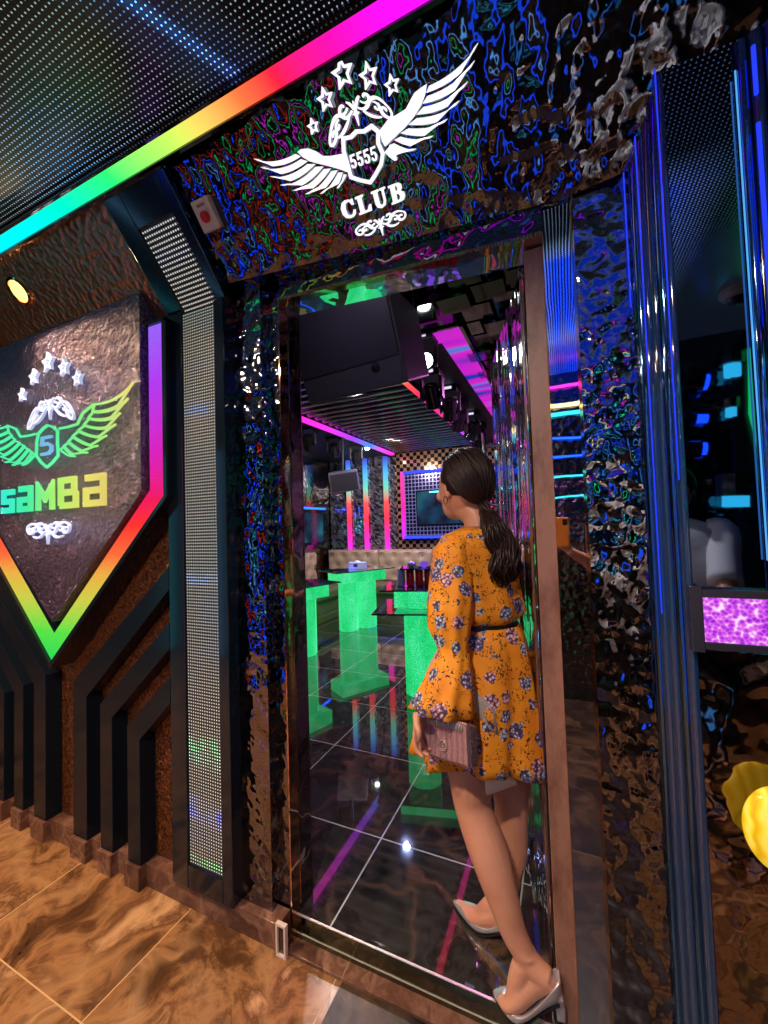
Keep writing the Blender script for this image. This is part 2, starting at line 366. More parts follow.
# ------------------------------------------------------------------ LED ceiling and rainbow strip
def ceil_streak(t, c, sp, base):
    X, Y = sp.outputs[0], sp.outputs[1]
    def line(slope, org, w):
        d = t.math('ABSOLUTE', t.math('SUBTRACT', t.math('SUBTRACT', X, org), t.math('MULTIPLY', Y, slope)))
        return t.math('SUBTRACT', 1., t.math('DIVIDE', d, w, clamp=True), clamp=True)
    return t, line
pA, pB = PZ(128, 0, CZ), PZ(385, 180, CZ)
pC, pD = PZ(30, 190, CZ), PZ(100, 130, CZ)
def mk_ceiling_mat():
    t = NT('led_ceiling_matrix'); c = t.coord(); sp = t.n('ShaderNodeSeparateXYZ', {0: c}); X, Y = sp.outputs[0], sp.outputs[1]; pitch = .0135
    f = [t.math('ABSOLUTE', t.math('SUBTRACT', t.math('FRACT', t.math('DIVIDE', a, pitch)), .5)) for a in (X, Y)]
    d = t.math('SQRT', t.math('ADD', t.math('MULTIPLY', f[0], f[0]), t.math('MULTIPLY', f[1], f[1])))
    zb = t.math('MULTIPLY', t.math('MULTIPLY', t.math('ADD', X, .25), 4., clamp=True), t.math('MULTIPLY', t.math('MULTIPLY', t.math('SUBTRACT', .52, Y), 6., clamp=True), t.math('MULTIPLY', t.math('SUBTRACT', .62, X), 4., clamp=True)))  # unseen zone glows blue, added for the pillar's reflections
    m = t.math('LESS_THAN', d, t.math('ADD', .15, t.math('MULTIPLY', zb, .15)))
    sl_ = (pB.x-pA.x)/(pB.y-pA.y); og = pA.x-sl_*pA.y  # blue streak: a reflection painted into the diode colours
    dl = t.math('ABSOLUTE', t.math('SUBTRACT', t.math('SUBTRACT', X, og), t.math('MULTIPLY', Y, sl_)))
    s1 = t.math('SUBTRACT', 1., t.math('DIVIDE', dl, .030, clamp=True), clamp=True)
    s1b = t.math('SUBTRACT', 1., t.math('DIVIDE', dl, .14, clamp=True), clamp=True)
    n = t.n('ShaderNodeTexNoise', {'Vector': c, 'Scale': 1.7, 'Detail': 1.})
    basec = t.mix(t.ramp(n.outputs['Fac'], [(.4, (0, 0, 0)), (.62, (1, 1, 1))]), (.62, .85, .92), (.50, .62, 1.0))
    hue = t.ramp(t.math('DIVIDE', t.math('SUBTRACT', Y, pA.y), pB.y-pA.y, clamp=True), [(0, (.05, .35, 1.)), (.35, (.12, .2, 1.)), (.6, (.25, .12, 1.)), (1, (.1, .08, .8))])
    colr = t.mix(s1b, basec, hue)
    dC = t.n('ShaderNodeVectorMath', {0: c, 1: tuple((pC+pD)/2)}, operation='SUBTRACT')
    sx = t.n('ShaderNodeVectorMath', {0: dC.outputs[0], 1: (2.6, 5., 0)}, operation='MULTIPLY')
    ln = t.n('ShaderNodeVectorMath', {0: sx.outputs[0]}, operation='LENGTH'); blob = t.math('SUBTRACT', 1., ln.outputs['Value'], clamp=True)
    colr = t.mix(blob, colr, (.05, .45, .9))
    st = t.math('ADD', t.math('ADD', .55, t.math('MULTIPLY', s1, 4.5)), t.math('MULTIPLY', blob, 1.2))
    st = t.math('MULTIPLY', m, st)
    colr = t.mix(zb, colr, (.01, .06, 1.)); st = t.math('ADD', st, t.math('MULTIPLY', t.math('MULTIPLY', m, zb), 2.2))
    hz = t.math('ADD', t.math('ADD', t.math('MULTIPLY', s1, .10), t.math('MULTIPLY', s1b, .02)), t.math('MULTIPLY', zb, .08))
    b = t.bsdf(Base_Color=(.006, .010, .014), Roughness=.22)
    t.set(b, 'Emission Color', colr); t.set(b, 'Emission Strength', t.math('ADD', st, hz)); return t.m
yst0 = SL0.y + SLD.y*SL
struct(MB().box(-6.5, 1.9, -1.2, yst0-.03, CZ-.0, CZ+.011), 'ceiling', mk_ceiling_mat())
def hue_ramp_mat(name, axis, stops, strength, tex=0.):
    """LED profile whose colour runs along an axis; stops = [(coord, srgb)]"""
    t = NT(name); c = t.n('ShaderNodeTexCoord').outputs['Object']; sp = t.n('ShaderNodeSeparateXYZ', {0: c})
    a, b = stops[0][0], stops[-1][0]
    f = t.math('DIVIDE', t.math('SUBTRACT', sp.outputs['XYZ'.index(axis)], a), b-a, clamp=True)
    colr = t.ramp(f, [((s-a)/(b-a), lin(k)) for s, k in stops])
    st = strength
    if tex:
        v = t.n('ShaderNodeTexVoronoi', {'Vector': c, 'Scale': tex}); st = t.math('MULTIPLY', strength, t.math('ADD', .72, t.math('MULTIPLY', v.outputs['Distance'], .5)))
        e = t.n('ShaderNodeEmission', {'Color': colr, 'Strength': st})
    else: e = t.n('ShaderNodeEmission', {'Color': colr, 'Strength': st})
    t.t.links.new(e.outputs[0], t.out.inputs[0]); return t.m
zs = CZ-.02
ybot = PZ(215, 125, zs).y; ytop = PZ(215, 98, zs).y
sx = lambda px_, py_: PZ(px_, py_, zs).x
stops = [(sx(0, 245), (0, 225, 255)), (sx(62, 205), (0, 250, 190)), (sx(110, 176), (40, 250, 110)), (sx(165, 142), (175, 240, 90)), (sx(205, 118), (240, 190, 90)), (sx(240, 97), (255, 110, 60)), (sx(275, 78), (255, 30, 60)), (sx(330, 45), (255, 15, 160)), (sx(395, 8), (240, 15, 235)), (sx(520, -70), (170, 20, 255)), (.6, (60, 40, 255)), (1.6, (0, 160, 255))]
M['rainbow'] = hue_ramp_mat('rainbow_led_strip', 'X', stops, 1.35)
o = thing('light_strip', 'long rainbow LED strip along the edge of the dotted ceiling', 'light strip', (-2, (ybot+ytop)/2, zs))
# strip material reads world X through the part's own origin
def shift_stops(st, dx): return [(a-dx, k) for a, k in st]
M['rainbow'] = hue_ramp_mat('rainbow_led_strip', 'X', shift_stops(stops, -2), 1.35)
MB().box(-6.4, .12, ytop, ybot, zs-.004, CZ).build('diffuser', M['rainbow'], o)
MB().box(-6.4, .12, ybot, ybot+.012, zs-.010, CZ).box(-6.4, .12, ytop-.008, ytop, zs-.010, CZ).build('channel', M['black'], o)

# ------------------------------------------------------------------ LED column beside the door
t_ = thing('led_column', 'tall black column with a dotted LED screen left of the door', 'led column', (PY(198, 600, 1.10).x, 1.12, bz))
cy = 1.10
xa, xb = PY(168, 500, cy).x, PY(226, 500, cy).x; da, db = PY(183, 500, cy).x, PY(216.5, 500, cy).x
ztop = PY(198, 308, cy).z; zdot = PY(205, 872, cy).z; zbot = bz+.004
mb = MB().box(xa, da, cy, 1.165, zbot, ztop+.01).box(db, xb, cy, 1.165, zbot, ztop+.01).box(da, db, cy, 1.165, zbot, zdot).box(da, db, cy+.012, 1.165, zdot, ztop)
mb.build('frame', M['frame'], t_, bevel=.003)
def col_mat(name, axes, z0, z1):
    t = NT(name); c = t.coord(); sp = t.n('ShaderNodeSeparateXYZ', {0: c}); pitch = .0118
    f = [t.math('ABSOLUTE', t.math('SUBTRACT', t.math('FRACT', t.math('DIVIDE', sp.outputs['XYZ'.index(a)], pitch)), .5)) for a in axes]
    d = t.math('SQRT', t.math('ADD', t.math('MULTIPLY', f[0], f[0]), t.math('MULTIPLY', f[1], f[1])))
    m = t.math('LESS_THAN', d, .22)
    n = t.n('ShaderNodeTexNoise', {'Vector': t.coord(scale=(2.5, 2.5, 6.)), 'Scale': 1.2, 'Detail': 2.})
    base = t.mix(.5, (.62, .60, .55), t.ramp(n.outputs['Fac'], [(.35, (.9, .9, 1.)), (.5, (1., .85, .6)), (.65, (.85, 1., .9))]))
    Z = sp.outputs[axes[1] == 'Z' and 2 or 2]
    st = 1.1
    col_ = base; add = 0.
    for zz, w, k, s in ((PY(198, 408, cy).z-bz, .035, (.15, .4, 1.), 1.4), (PY(198, 580, cy).z-bz, .03, (.1, .25, 1.), 2.6), (PY(198, 752, cy).z-bz, .07, (.1, 1., .35), 2.2), (PY(198, 812, cy).z-bz, .06, (.15, .2, 1.), 2.4), (PY(198, 862, cy).z-bz, .02, (.1, 1., .3), 1.5)):
        g = t.math('SUBTRACT', 1., t.math('DIVIDE', t.math('ABSOLUTE', t.math('SUBTRACT', Z, zz)), w, clamp=True), clamp=True)
        nn = t.n('ShaderNodeTexNoise', {'Vector': c, 'Scale': 22., 'Detail': 1.}); g = t.math('MULTIPLY', g, t.ramp(nn.outputs['Fac'], [(.4, (.15, .15, .15)), (.6, (1, 1, 1))]))
        col_ = t.mix(g, col_, k); add = t.math('ADD', add, t.math('MULTIPLY', g, s))
    b = t.bsdf(Base_Color=(.02, .02, .022), Roughness=.3)
    t.set(b, 'Emission Color', col_); t.set(b, 'Emission Strength', t.math('MULTIPLY', m, t.math('ADD', st, add))); return t.m
M['coldots'] = col_mat('led_column_matrix', 'XZ', 0, 0)
MB().box(da, db, cy+.008, cy+.012, zdot, ztop).build('screen', M['coldots'], t_)
# leaning upper length following the cove
q0, q1, q2, q3 = PS(138, 229, .05), PS(169, 209, .05), PS(212, 305, .05), PS(181, 314, .05)
s_lo = (Vector((0, cy, ztop)) - Vector((0, SL0.y, SL0.z))).dot(SLD); s_hi = (q0-slx(q0.x, 0)).dot(SLD)
sb = slope_rect(xa, da, s_lo, SL-.04, .05, .05).v
mb = MB()
offc = .03
for (a0, a1, s0, s1) in ((xa, da, s_lo, SL-.03), (db, xb, s_lo, SL-.03), (da, db, s_hi, SL-.03)):
    m2 = slope_rect(a0, a1, s0, s1, offc, offc-.001); mb.add(m2.v, m2.f)
mb.build('cove_frame', M['frame'], t_, bevel=.003)
m2 = slope_rect(da, db, s_lo-.005, s_hi, offc-.006, .010); m2.build('cove_screen', M['coldots'], t_)
# ------------------------------------------------------------------ SAMBA shield
SY = 1.05
sh = thing('shield_sign', 'large dark glitter shield sign reading SAMBA with rainbow border', 'sign', (PY(52, 500, SY).x, SY+.05, PY(52, 622, SY).z))
apx = PY(52, 622, SY); shr = PY(141, 492, SY); sht = PY(141, 292, SY)
hw = shr.x-apx.x; xc = apx.x
def shield_pts(y, hw_, zt, zc, za, xc_=None):
    x = xc if xc_ is None else xc_
    return [(x-hw_, y, zt), (x+hw_, y, zt), (x+hw_, y, zc), (x, y, za), (x-hw_, y, zc)]
MB().prism(shield_pts(SY, hw, sht.z, shr.z, apx.z), (0, .11, 0)).build('panel', M['shield'], sh)
BY = 1.075
ro, ri = PY(166, 496, BY), PY(150, 490, BY); bo, bi = PY(52.5, 662, BY), PY(54, 636, BY); rt_ = PY(158, 324, BY)
xcb = bo.x
xo, xi = ro.x-xcb, ri.x-xcb
hstops = [(bo.z, (30, 220, 90)), (bi.z+.02, (90, 225, 70)), (PY(75, 600, BY).z, (205, 205, 75)), (PY(90, 575, BY).z, (235, 175, 70)), (PY(110, 555, BY).z, (250, 110, 60)), (PY(130, 525, BY).z, (255, 50, 50)), (PY(150, 500, BY).z, (240, 30, 90)), (PY(158, 450, BY).z, (215, 35, 190)), (PY(158, 380, BY).z, (175, 60, 240)), (rt_.z, (150, 100, 245))]
M['vborder'] = hue_ramp_mat('rainbow_border_light', 'Z', shift_stops(hstops, sh.location.z), 1.05, tex=260)
for sgn in (1, -1):
    pts = [(xcb+sgn*xo, BY, rt_.z), (xcb+sgn*xo, BY, ro.z), (xcb, BY, bo.z), (xcb, BY, bi.z), (xcb+sgn*xi, BY, ri.z), (xcb+sgn*xi, BY, rt_.z)]
    MB().prism(pts, (0, .012, 0)).build('light_band', M['vborder'], sh)
# dark trim channels around the band, deep to the wall
for sgn in (1, -1):
    mb = MB()
    w = .018
    o_ = [(xcb+sgn*(xo+w), rt_.z+.012), (xcb+sgn*(xo+w), ro.z-.004), (xcb, bo.z-.03)]
    i_ = [(xcb, bo.z), (xcb+sgn*xo, ro.z), (xcb+sgn*xo, rt_.z)]
    mb.prism([(a, BY-.012, b) for a, b in o_+i_], (0, .10, 0))
    mb.prism([(a, BY-.012, b) for a, b in ((xcb+sgn*(xi-.004), rt_.z), (xcb+sgn*(xo+w), rt_.z), (xcb+sgn*(xo+w), rt_.z+.012), (xcb+sgn*(xi-.004), rt_.z+.012))], (0, .10, 0))
    mb.prism([(a, BY+.012, b) for a, b in ((xcb+sgn*xi, rt_.z), (xcb+sgn*xi, ri.z), (xcb, bi.z), (xcb, bo.z), (xcb+sgn*xo, ro.z), (xcb+sgn*xo, rt_.z))], (0, .08, 0))
    mb.build('channel', M['frame'], sh)
# ---- emblem helpers in a 2-D frame: origin O, unit axes A (right), B (up), normal N towards the viewer
def frame2(O, A, B, N): return lambda x, y, h=0.: O+A*x+B*y+N*h
def bez(a, c, b, n=8):
    return [((1-t)**2*a[0]+2*(1-t)*t*c[0]+t*t*b[0], (1-t)**2*a[1]+2*(1-t)*t*c[1]+t*t*b[1]) for t in [i/n for i in range(n+1)]]
def wing_polys(root, tips, bow, gap):
    """root: polyline of len(tips)+1 points; returns feather polygons (2-D)"""
    B = []
    for i, tp in enumerate(tips):
        r = root[i]; mx, my = (r[0]+tp[0])/2, (r[1]+tp[1])/2; L = math.hypot(tp[0]-r[0], tp[1]-r[1])
        B.append(bez(r, (mx+bow[0]*L, my+bow[1]*L), tp, 10))
    out = []
    for i in range(len(tips)):
        up = B[i]
        if i+1 < len(tips):
            lo = B[i+1][:8]
            q = lo[-1]; tp = tips[i]; mid = ((q[0]+tp[0])/2+bow[0]*.10*math.dist(q, tp), (q[1]+tp[1])/2+bow[1]*.10*math.dist(q, tp))
            back = bez(tp, mid, q, 5)[1:-1]+list(reversed(lo))
        else:
            tp = tips[i]; r = root[i+1]; mid = ((r[0]+tp[0])/2+bow[0]*1.6*math.dist(r, tp), (r[1]+tp[1])/2+bow[1]*1.6*math.dist(r, tp)); back = bez(tp, mid, r, 8)[1:]
        poly = up+back; cx = sum(p[0] for p in poly)/len(poly); cy_ = sum(p[1] for p in poly)/len(poly)
        # shrink perpendicular to the feather to leave the dark gap
        r = root[i]; d = (tips[i][0]-r[0], tips[i][1]-r[1]); L = math.hypot(*d); nx, ny = -d[1]/L, d[0]/L
        o = []
        for k, p in enumerate(poly):
            isup = k < len(up); f = gap if not isup else -gap
            s = 1 if (nx*bow[0]+ny*bow[1]) > 0 else -1
            tt = 0 if k in (len(up)-1,) else 1
            o.append((p[0]-s*nx*f*.5*tt, p[1]-s*ny*f*.5*tt))
        out.append(o)
    return out
def star_pts(cx, cy_, R, r, rot=0.):
    return [(cx+(R if k % 2 == 0 else r)*math.sin(rot+PI*k/5), cy_+(R if k % 2 == 0 else r)*math.cos(rot+PI*k/5)) for k in range(10)]
def arc(cx, cy_, r0_, r1_, a0, a1, n=14):
    return [(cx+(r0_+(r1_-r0_)*i/n)*math.cos(math.radians(a0+(a1-a0)*i/n)), cy_+(r0_+(r1_-r0_)*i/n)*math.sin(math.radians(a0+(a1-a0)*i/n))) for i in range(n+1)]
def scroll_half(s=1.):
    """baroque scroll strokes, half of an ornament of half-width 1 (x>0), tapering widths"""
    L = []
    L.append((arc(.84, .0, .20, .05, 70, -330), .050))                    # end curl
    L.append((bez((.90, .19), (.62, .40), (.42, .10), 10)+bez((.42, .10), (.30, -.12), (.10, .04), 8)[1:], .060))
    L.append((arc(.36, .26, .03, .17, 180, -150), .045))
    L.append((bez((.70, -.20), (.45, -.30), (.24, -.08), 8), .050))
    L.append((bez((.20, .30), (.10, .24), (.04, .05), 6), .045))
    L.append((arc(.62, .04, .12, .03, 120, -200, 10), .035))
    return L
def ornament(mb, F, cx, cy_, sc, N, th, bend=0., flip=1, w=1.0, star=True, sy=.85):
    for sg in (1, -1):
        for pts, ww in scroll_half():
            q = [F(cx+sg*x*sc, cy_+(flip*y*sy-bend*x*x)*sc, .001) for x, y in pts]
            m = len(q); ws = [ww*sc*w*(.45+.75*math.sin(PI*(k+.6)/(m+.2))) for k in range(m)]
            mb.ribbon(q, ws, N, th)
    if star: # four-pointed drop in the middle
        s4 = []
        for k in range(8):
            R = (.27 if k % 4 == 0 else .11) if k % 2 == 0 else .05
            s4.append((cx+R*sc*math.sin(PI*k/4), cy_+R*sc*math.cos(PI*k/4)*1.0-.06*sc*flip))
        mb.prism([F(*p, .001+th) for p in s4], -N*th)
# letters as strokes in a cell of width 1, height 1
def ribbon2(mb, F, pts, w, N, th, closed=False, z=.001): mb.ribbon([F(x, y, z) for x, y in pts], w, N, th, closed)
X_, Z_, NY = Vector((1, 0, 0)), Vector((0, 0, 1)), Vector((0, -1, 0))
# ---- SAMBA sign
def S2(px_, py_): p = PY(px_, py_, SY); return (p.x, p.z)
F0 = frame2(Vector((0, SY, 0)), X_, Z_, NY)
c4 = lambda x, y: S2(x/4.45, 330+y/4.45)     # crop coordinates used while tracing
# lettering "saMBa"
e0, e1 = c4(8, 822), c4(480, 780); tA, tB = c4(8, 690), c4(480, 640)
xL, xR = e0[0], e1[0]; zB, zT = (e0[1]+e1[1])/2-.000, (tA[1]+tB[1])/2
LW = (xR-xL)*1.045; Hh = zT-zB
wstops = [(xL-sh.location.x, (60, 235, 215)), (xL+LW*.3-sh.location.x, (70, 240, 160)), (xL+LW*.55-sh.location.x, (170, 240, 110)), (xL+LW*.8-sh.location.x, (230, 225, 110)), (xR-sh.location.x, (225, 205, 110))]
M['samba'] = hue_ramp_mat('sign_letter_light', 'X', wstops, 1.0)
glyph = {
 's': [[(.95, .80), (.18, .80), (.18, .45), (.82, .45), (.82, .12), (.05, .12)]],
 'a': [[(.15, .86), (.85, .86), (.85, .12), (.15, .12), (.15, .46), (.85, .46)]],
 'M': [[(.12, .02), (.12, .86), (.5, .42), (.88, .86), (.88, .02)]],
 'B': [[(.14, .12), (.14, .98), (.80, .98), (.80, .56), (.14, .56)], [(.80, .56), (.88, .50), (.88, .12), (.14, .12)]],
 'A': [[(.15, .96), (.86, .96), (.86, .12), (.15, .12), (.15, .54), (.86, .54)]],
}
xx = xL+.005
for ch, wd in (('s', .165), ('a', .185), ('M', .20), ('B', .205), ('A', .225)):
    mb = MB(); cw = wd*LW
    for st in glyph[ch]:
        ribbon2(mb, F0, [(xx+(.06+.84*x)*cw, zB+y*Hh*.93) for x, y in st], Hh*.195, NY, .012)
    o = mb.build('letter', M['samba'], sh); xx += cw
# winged crest outline
root = [c4(*p) for p in ((425, 330), (418, 365), (400, 395), (380, 425), (355, 450), (330, 475), (310, 500), (290, 520), (272, 535))]
tips = [c4(*p) for p in ((598, 235), (575, 305), (540, 370), (520, 420), (480, 470), (440, 515), (395, 545), (340, 562))]
wz = [(min(p[0] for p in root)-sh.location.x-.5, (90, 240, 170)), (c4(270, 500)[0]-sh.location.x, (90, 240, 160)), (c4(420, 400)[0]-sh.location.x, (150, 240, 130)), (c4(600, 240)[0]-sh.location.x, (235, 220, 130))]
M['crest'] = hue_ramp_mat('crest_outline_light', 'X', wz, .95)
xm = c4(217, 520)[0]
LWD = .0065
for sg in (1, -1):
    mb = MB()
    for poly in wing_polys(root, tips, (.10, -.16), .006):
        q = [((p[0] if sg > 0 else 2*xm-p[0]), p[1]-(0 if sg > 0 else 0)) for p in poly]
        ribbon2(mb, F0, q, LWD, NY, .008, True)
    arm = [c4(*p) for p in ((270, 440), (310, 432), (350, 420), (375, 370), (425, 330))]
    ribbon2(mb, F0, [((p[0] if sg > 0 else 2*xm-p[0]), p[1]) for p in arm], LWD*1.3, NY, .008)
    mb.build('wing', M['crest'], sh)
mb = MB()
so = [c4(*p) for p in ((178, 462), (198, 440), (217, 425), (240, 432), (262, 450), (262, 500), (265, 560), (240, 590), (215, 612), (190, 590), (168, 560), (170, 500))]
so = [(xm+(p[0]-xm)*1.0, p[1]) for p in so]
ribbon2(mb, F0, so, LWD*1.4, NY, .009, True)
mb.build('shield_outline', M['crest'], sh)
mb = MB(); ci = (xm, c4(215, 515)[1]); a5 = c4(240, 470); b5 = c4(190, 560); w5 = a5[0]-b5[0]; h5 = a5[1]-b5[1]
five = [(.95, .95), (.15, .95), (.08, .58), (.6, .60), (.95, .42), (.95, .2), (.7, .05), (.05, .05)]
ribbon2(mb, F0, [(b5[0]+x*w5, b5[1]+y*h5) for x, y in five], LWD*1.7, NY, .012)
mb.build('emblem_digit', glow('crest_digit_light', lin((120, 190, 235)), .9), sh)
M['sil'] = plain('pale_acrylic', lin((205, 215, 240)), .35, emis=lin((190, 205, 245)), es=.62)
for cx_, cy__, R in ((226, 148, 42), (297, 170, 38), (357, 218, 34), (162, 213, 36), (110, 292, 30)):
    c = c4(cx_, cy__); mb = MB(); k = R/4.45/402*1.75
    ribbon2(mb, F0, star_pts(c[0], c[1], k*.86, k*.42, -.03), k*.26, NY, .014, True)
    mb.build('star', M['sil'], sh)
mb = MB(); c = c4(232, 345); ornament(mb, F0, c[0], c[1], .178, NY, .012, bend=.40, w=.95, sy=.75); mb.build('scroll', M['sil'], sh)
mb = MB(); c = c4(222, 900); ornament(mb, F0, c[0], c[1], .165, NY, .012, bend=-.10, w=.95, sy=.75); mb.build('scroll', M['sil'], sh)

# ------------------------------------------------------------------ black chevron trims under the shield
FY = 1.10
def fin(name, label, xa_, xb_, zbend, xe, ze_in, ze_out):
    """vertical bar xa..xb up to zbend then diagonal to xe"""
    t = thing(name, label, 'wall trim', ((xa_+xb_)/2, 1.13, bz), 'black chevron trims below the shield sign')
    sgn = 1 if xe > xa_ else -1
    zi = zbend + abs(xb_-xa_)*.55
    a, b = (xa_, xb_) if sgn > 0 else (xb_, xa_)   # a = inner side (towards apex)
    mb = MB().prism([(a, FY, bz+.002), (b, FY, bz+.002), (b, FY, zbend), (xe, FY, ze_out), (xe, FY, ze_in), (a, FY, zi)], (0, .068, 0))
    mb.build('bar', M['fin'], t, bevel=.002); return t
specs = [((73, 86.5), 697, (172, 566), (176, 590)), ((100, 112), 718, (177, 623), (177, 650)), ((127, 139.5), 740, (177, 678), (177, 705))]
names = ['innermost right', 'middle right', 'outermost right']
for i, ((l, r), yb, pin, pout) in enumerate(specs):
    xa_, xb_ = PY(l, 750, FY).x, PY(r, 750, FY).x; zb = PY(r, yb, FY).z; xe = PY(169, 600, FY).x
    zi = PY(*pin, FY).z; zo = PY(*pout, FY).z
    fin('chevron_trim', 'black glass chevron trim under the shield, %s one, bending up towards the LED column' % names[i], xa_, xb_, zb, xe, zi, zo)
    dx = 2*xcb
    fin('chevron_trim', 'black glass chevron trim under the shield, %s one, bending up towards the left edge' % names[i].replace('right', 'left'), dx-xb_, dx-xa_, zb, dx-xe, zi, zo)
    for (u, v) in ((xa_, xb_), (dx-xb_, dx-xa_)): struct(MB().box(u-.004, v+.004, 1.088, 1.12, 0, bz), 'baseboard_left', M['base'])

# ------------------------------------------------------------------ 5555 CLUB sign on the cove
A0 = PS(380, 165); OO = Vector((0, SL0.y, SL0.z)); NS = SLN
FS = frame2(OO, X_, SLD, NS)
def C2(px_, py_):
    p = PS(px_, py_, .006); return (p.x, (p-OO).dot(SLD))
d5 = lambda x, y: C2(240+x/2.954, 30+y/2.954)
sg5 = thing('club_sign', 'white winged sign reading 5555 CLUB on the hammered panel over the door', 'sign', tuple(PS(380, 170)))
def fs_prism(mb, pts, th=.005): mb.prism([FS(x, y, .002+th) for x, y in pts], -NS*th)
# right wing
root = [d5(*p) for p in ((557, 160), (552, 190), (541, 222), (522, 255), (498, 285), (474, 310), (455, 330), (440, 345), (430, 358))]
tips = [d5(*p) for p in ((703, 38), (693, 90), (672, 152), (648, 208), (613, 262), (570, 312), (520, 350), (462, 385))]
mb = MB()
for poly in wing_polys(root, tips, (.05, -.13), .0068): fs_prism(mb, poly)
fs_prism(mb, [d5(*p) for p in ((412, 298), (436, 266), (468, 247), (490, 233), (503, 208), (515, 186), (535, 170), (551, 160), (546, 190), (534, 222), (514, 254), (490, 284), (464, 309), (444, 328), (428, 344), (420, 330))])
mb.build('wing', M['white'], sg5)
root = [d5(*p) for p in ((162, 362), (178, 378), (198, 392), (222, 400), (246, 407), (268, 413), (288, 418), (304, 424), (316, 430))]
tips = [d5(*p) for p in ((40, 380), (60, 405), (88, 432), (118, 458), (155, 474), (192, 485), (236, 484), (286, 468))]
mb = MB()
for poly in wing_polys(root, tips, (-.02, -.13), .0064): fs_prism(mb, poly)
fs_prism(mb, [d5(*p) for p in ((316, 384), (300, 366), (268, 372), (244, 372), (222, 358), (200, 350), (180, 352), (170, 360), (186, 376), (206, 388), (232, 395), (262, 402), (290, 410), (318, 420))])
mb.build('wing', M['white'], sg5)
e5 = lambda x, y: C2(300+x/3.84, 60+y/3.84)
mb = MB()
so = [e5(*p) for p in ((166, 302), (196, 296), (216, 275), (246, 274), (275, 254), (300, 275), (300, 320), (318, 360), (312, 400), (290, 440), (270, 470), (232, 462), (196, 450), (184, 405), (168, 350))]
mb.ribbon([FS(x, y, .002) for x, y in so], .0085, NS, .009, True); mb.build('shield_outline', M['white'], sg5)
# digits: bold serif fives
a, b = e5(198, 420), e5(302, 383); tz = e5(196, 362)[1]
dw = (b[0]-a[0])/4; base_y = (a[1]+b[1])/2; hh = (e5(200, 358)[1]-e5(200, 418)[1])
serif5 = [(.90, .98), (.90, .84), (.36, .84), (.33, .62), (.55, .66), (.80, .56), (.92, .33), (.80, .10), (.52, .0), (.24, .04), (.08, .18), (.14, .32), (.28, .30), (.34, .16), (.50, .10), (.62, .20), (.66, .34), (.58, .48), (.42, .54), (.22, .46), (.14, .52), (.20, .98)]
for i in range(4):
    mb = MB(); fs_prism(mb, [(a[0]+(i+.02+x*.94)*dw, a[1]+(b[1]-a[1])*(i+.5)/4+y*hh) for x, y in serif5]); mb.build('digit', M['white'], sg5)
# CLUB in slab serif capitals
cA, cB = e5(165, 615), e5(415, 535); ht = e5(165, 540)[1]-e5(165, 615)[1]; tot = cB[0]-cA[0]
caps = {
 'C': [[(.97, .95), (.97, .62), (.86, .62), (.74, .84), (.55, .88), (.40, .78), (.34, .50), (.40, .22), (.56, .11), (.76, .16), (.88, .36), (.99, .34), (.94, .10), (.74, -.01), (.48, -.02), (.22, .08), (.06, .32), (.05, .66), (.20, .92), (.46, 1.01), (.70, .98), (.84, .88), (.88, .95)]],
 'L': [[(.04, .0), (.04, .11), (.16, .13), (.16, .87), (.04, .89), (.04, 1.), (.58, 1.), (.58, .89), (.44, .87), (.44, .13), (.68, .13), (.84, .36), (.96, .36), (.92, .0)]],
 'U': [[(.02, 1.), (.02, .89), (.13, .87), (.13, .30), (.22, .08), (.48, -.02), (.74, .08), (.84, .30), (.84, .87), (.97, .89), (.97, 1.), (.60, 1.), (.60, .89), (.71, .87), (.71, .34), (.64, .18), (.52, .13), (.42, .20), (.40, .34), (.40, .87), (.52, .89), (.52, 1.)]],
 'B': [[(.03, .0), (.03, .11), (.14, .13), (.14, .87), (.03, .89), (.03, 1.), (.42, 1.), (.42, .0)], [(.42, 1.), (.70, .98), (.86, .86), (.86, .66), (.74, .53), (.42, .47), (.42, .58), (.56, .62), (.60, .74), (.54, .87), (.42, .88)], [(.42, .53), (.74, .53), (.94, .42), (.95, .18), (.82, .04), (.62, .0), (.42, .0), (.42, .12), (.58, .13), (.66, .28), (.58, .44), (.42, .46)]],
}
for i, ch in enumerate('CLUB'):
    mb = MB()
    for part_ in caps[ch]: fs_prism(mb, [(cA[0]+(i+.03+x*.88)/4*tot, cA[1]+(cB[1]-cA[1])*(i+.5)/4+y*ht) for x, y in part_])
    mb.build('letter', M['white'], sg5)
for cx_, cy__, R in ((303, 128, 37), (380, 135, 31), (449, 163, 25), (252, 205, 29), (216, 285, 21)):
    c = d5(cx_, cy__); mb = MB(); k = R/2.954/402*1.02
    mb.ribbon([FS(x, y, .002) for x, y in star_pts(c[0], c[1], k*.84, k*.40, .05)], k*.14, NS, .009, True); mb.build('star', M['white'], sg5)
mb = MB(); c = d5(340, 238); ornament(mb, FS, c[0], c[1], .094, NS, .009, bend=.42, w=1.05); mb.build('scroll', M['white'], sg5)
mb = MB(); c = d5(415, 577); ornament(mb, FS, c[0], c[1], .082, NS, .009, bend=-.05, w=1.0, sy=.72); mb.build('scroll', M['white'], sg5)

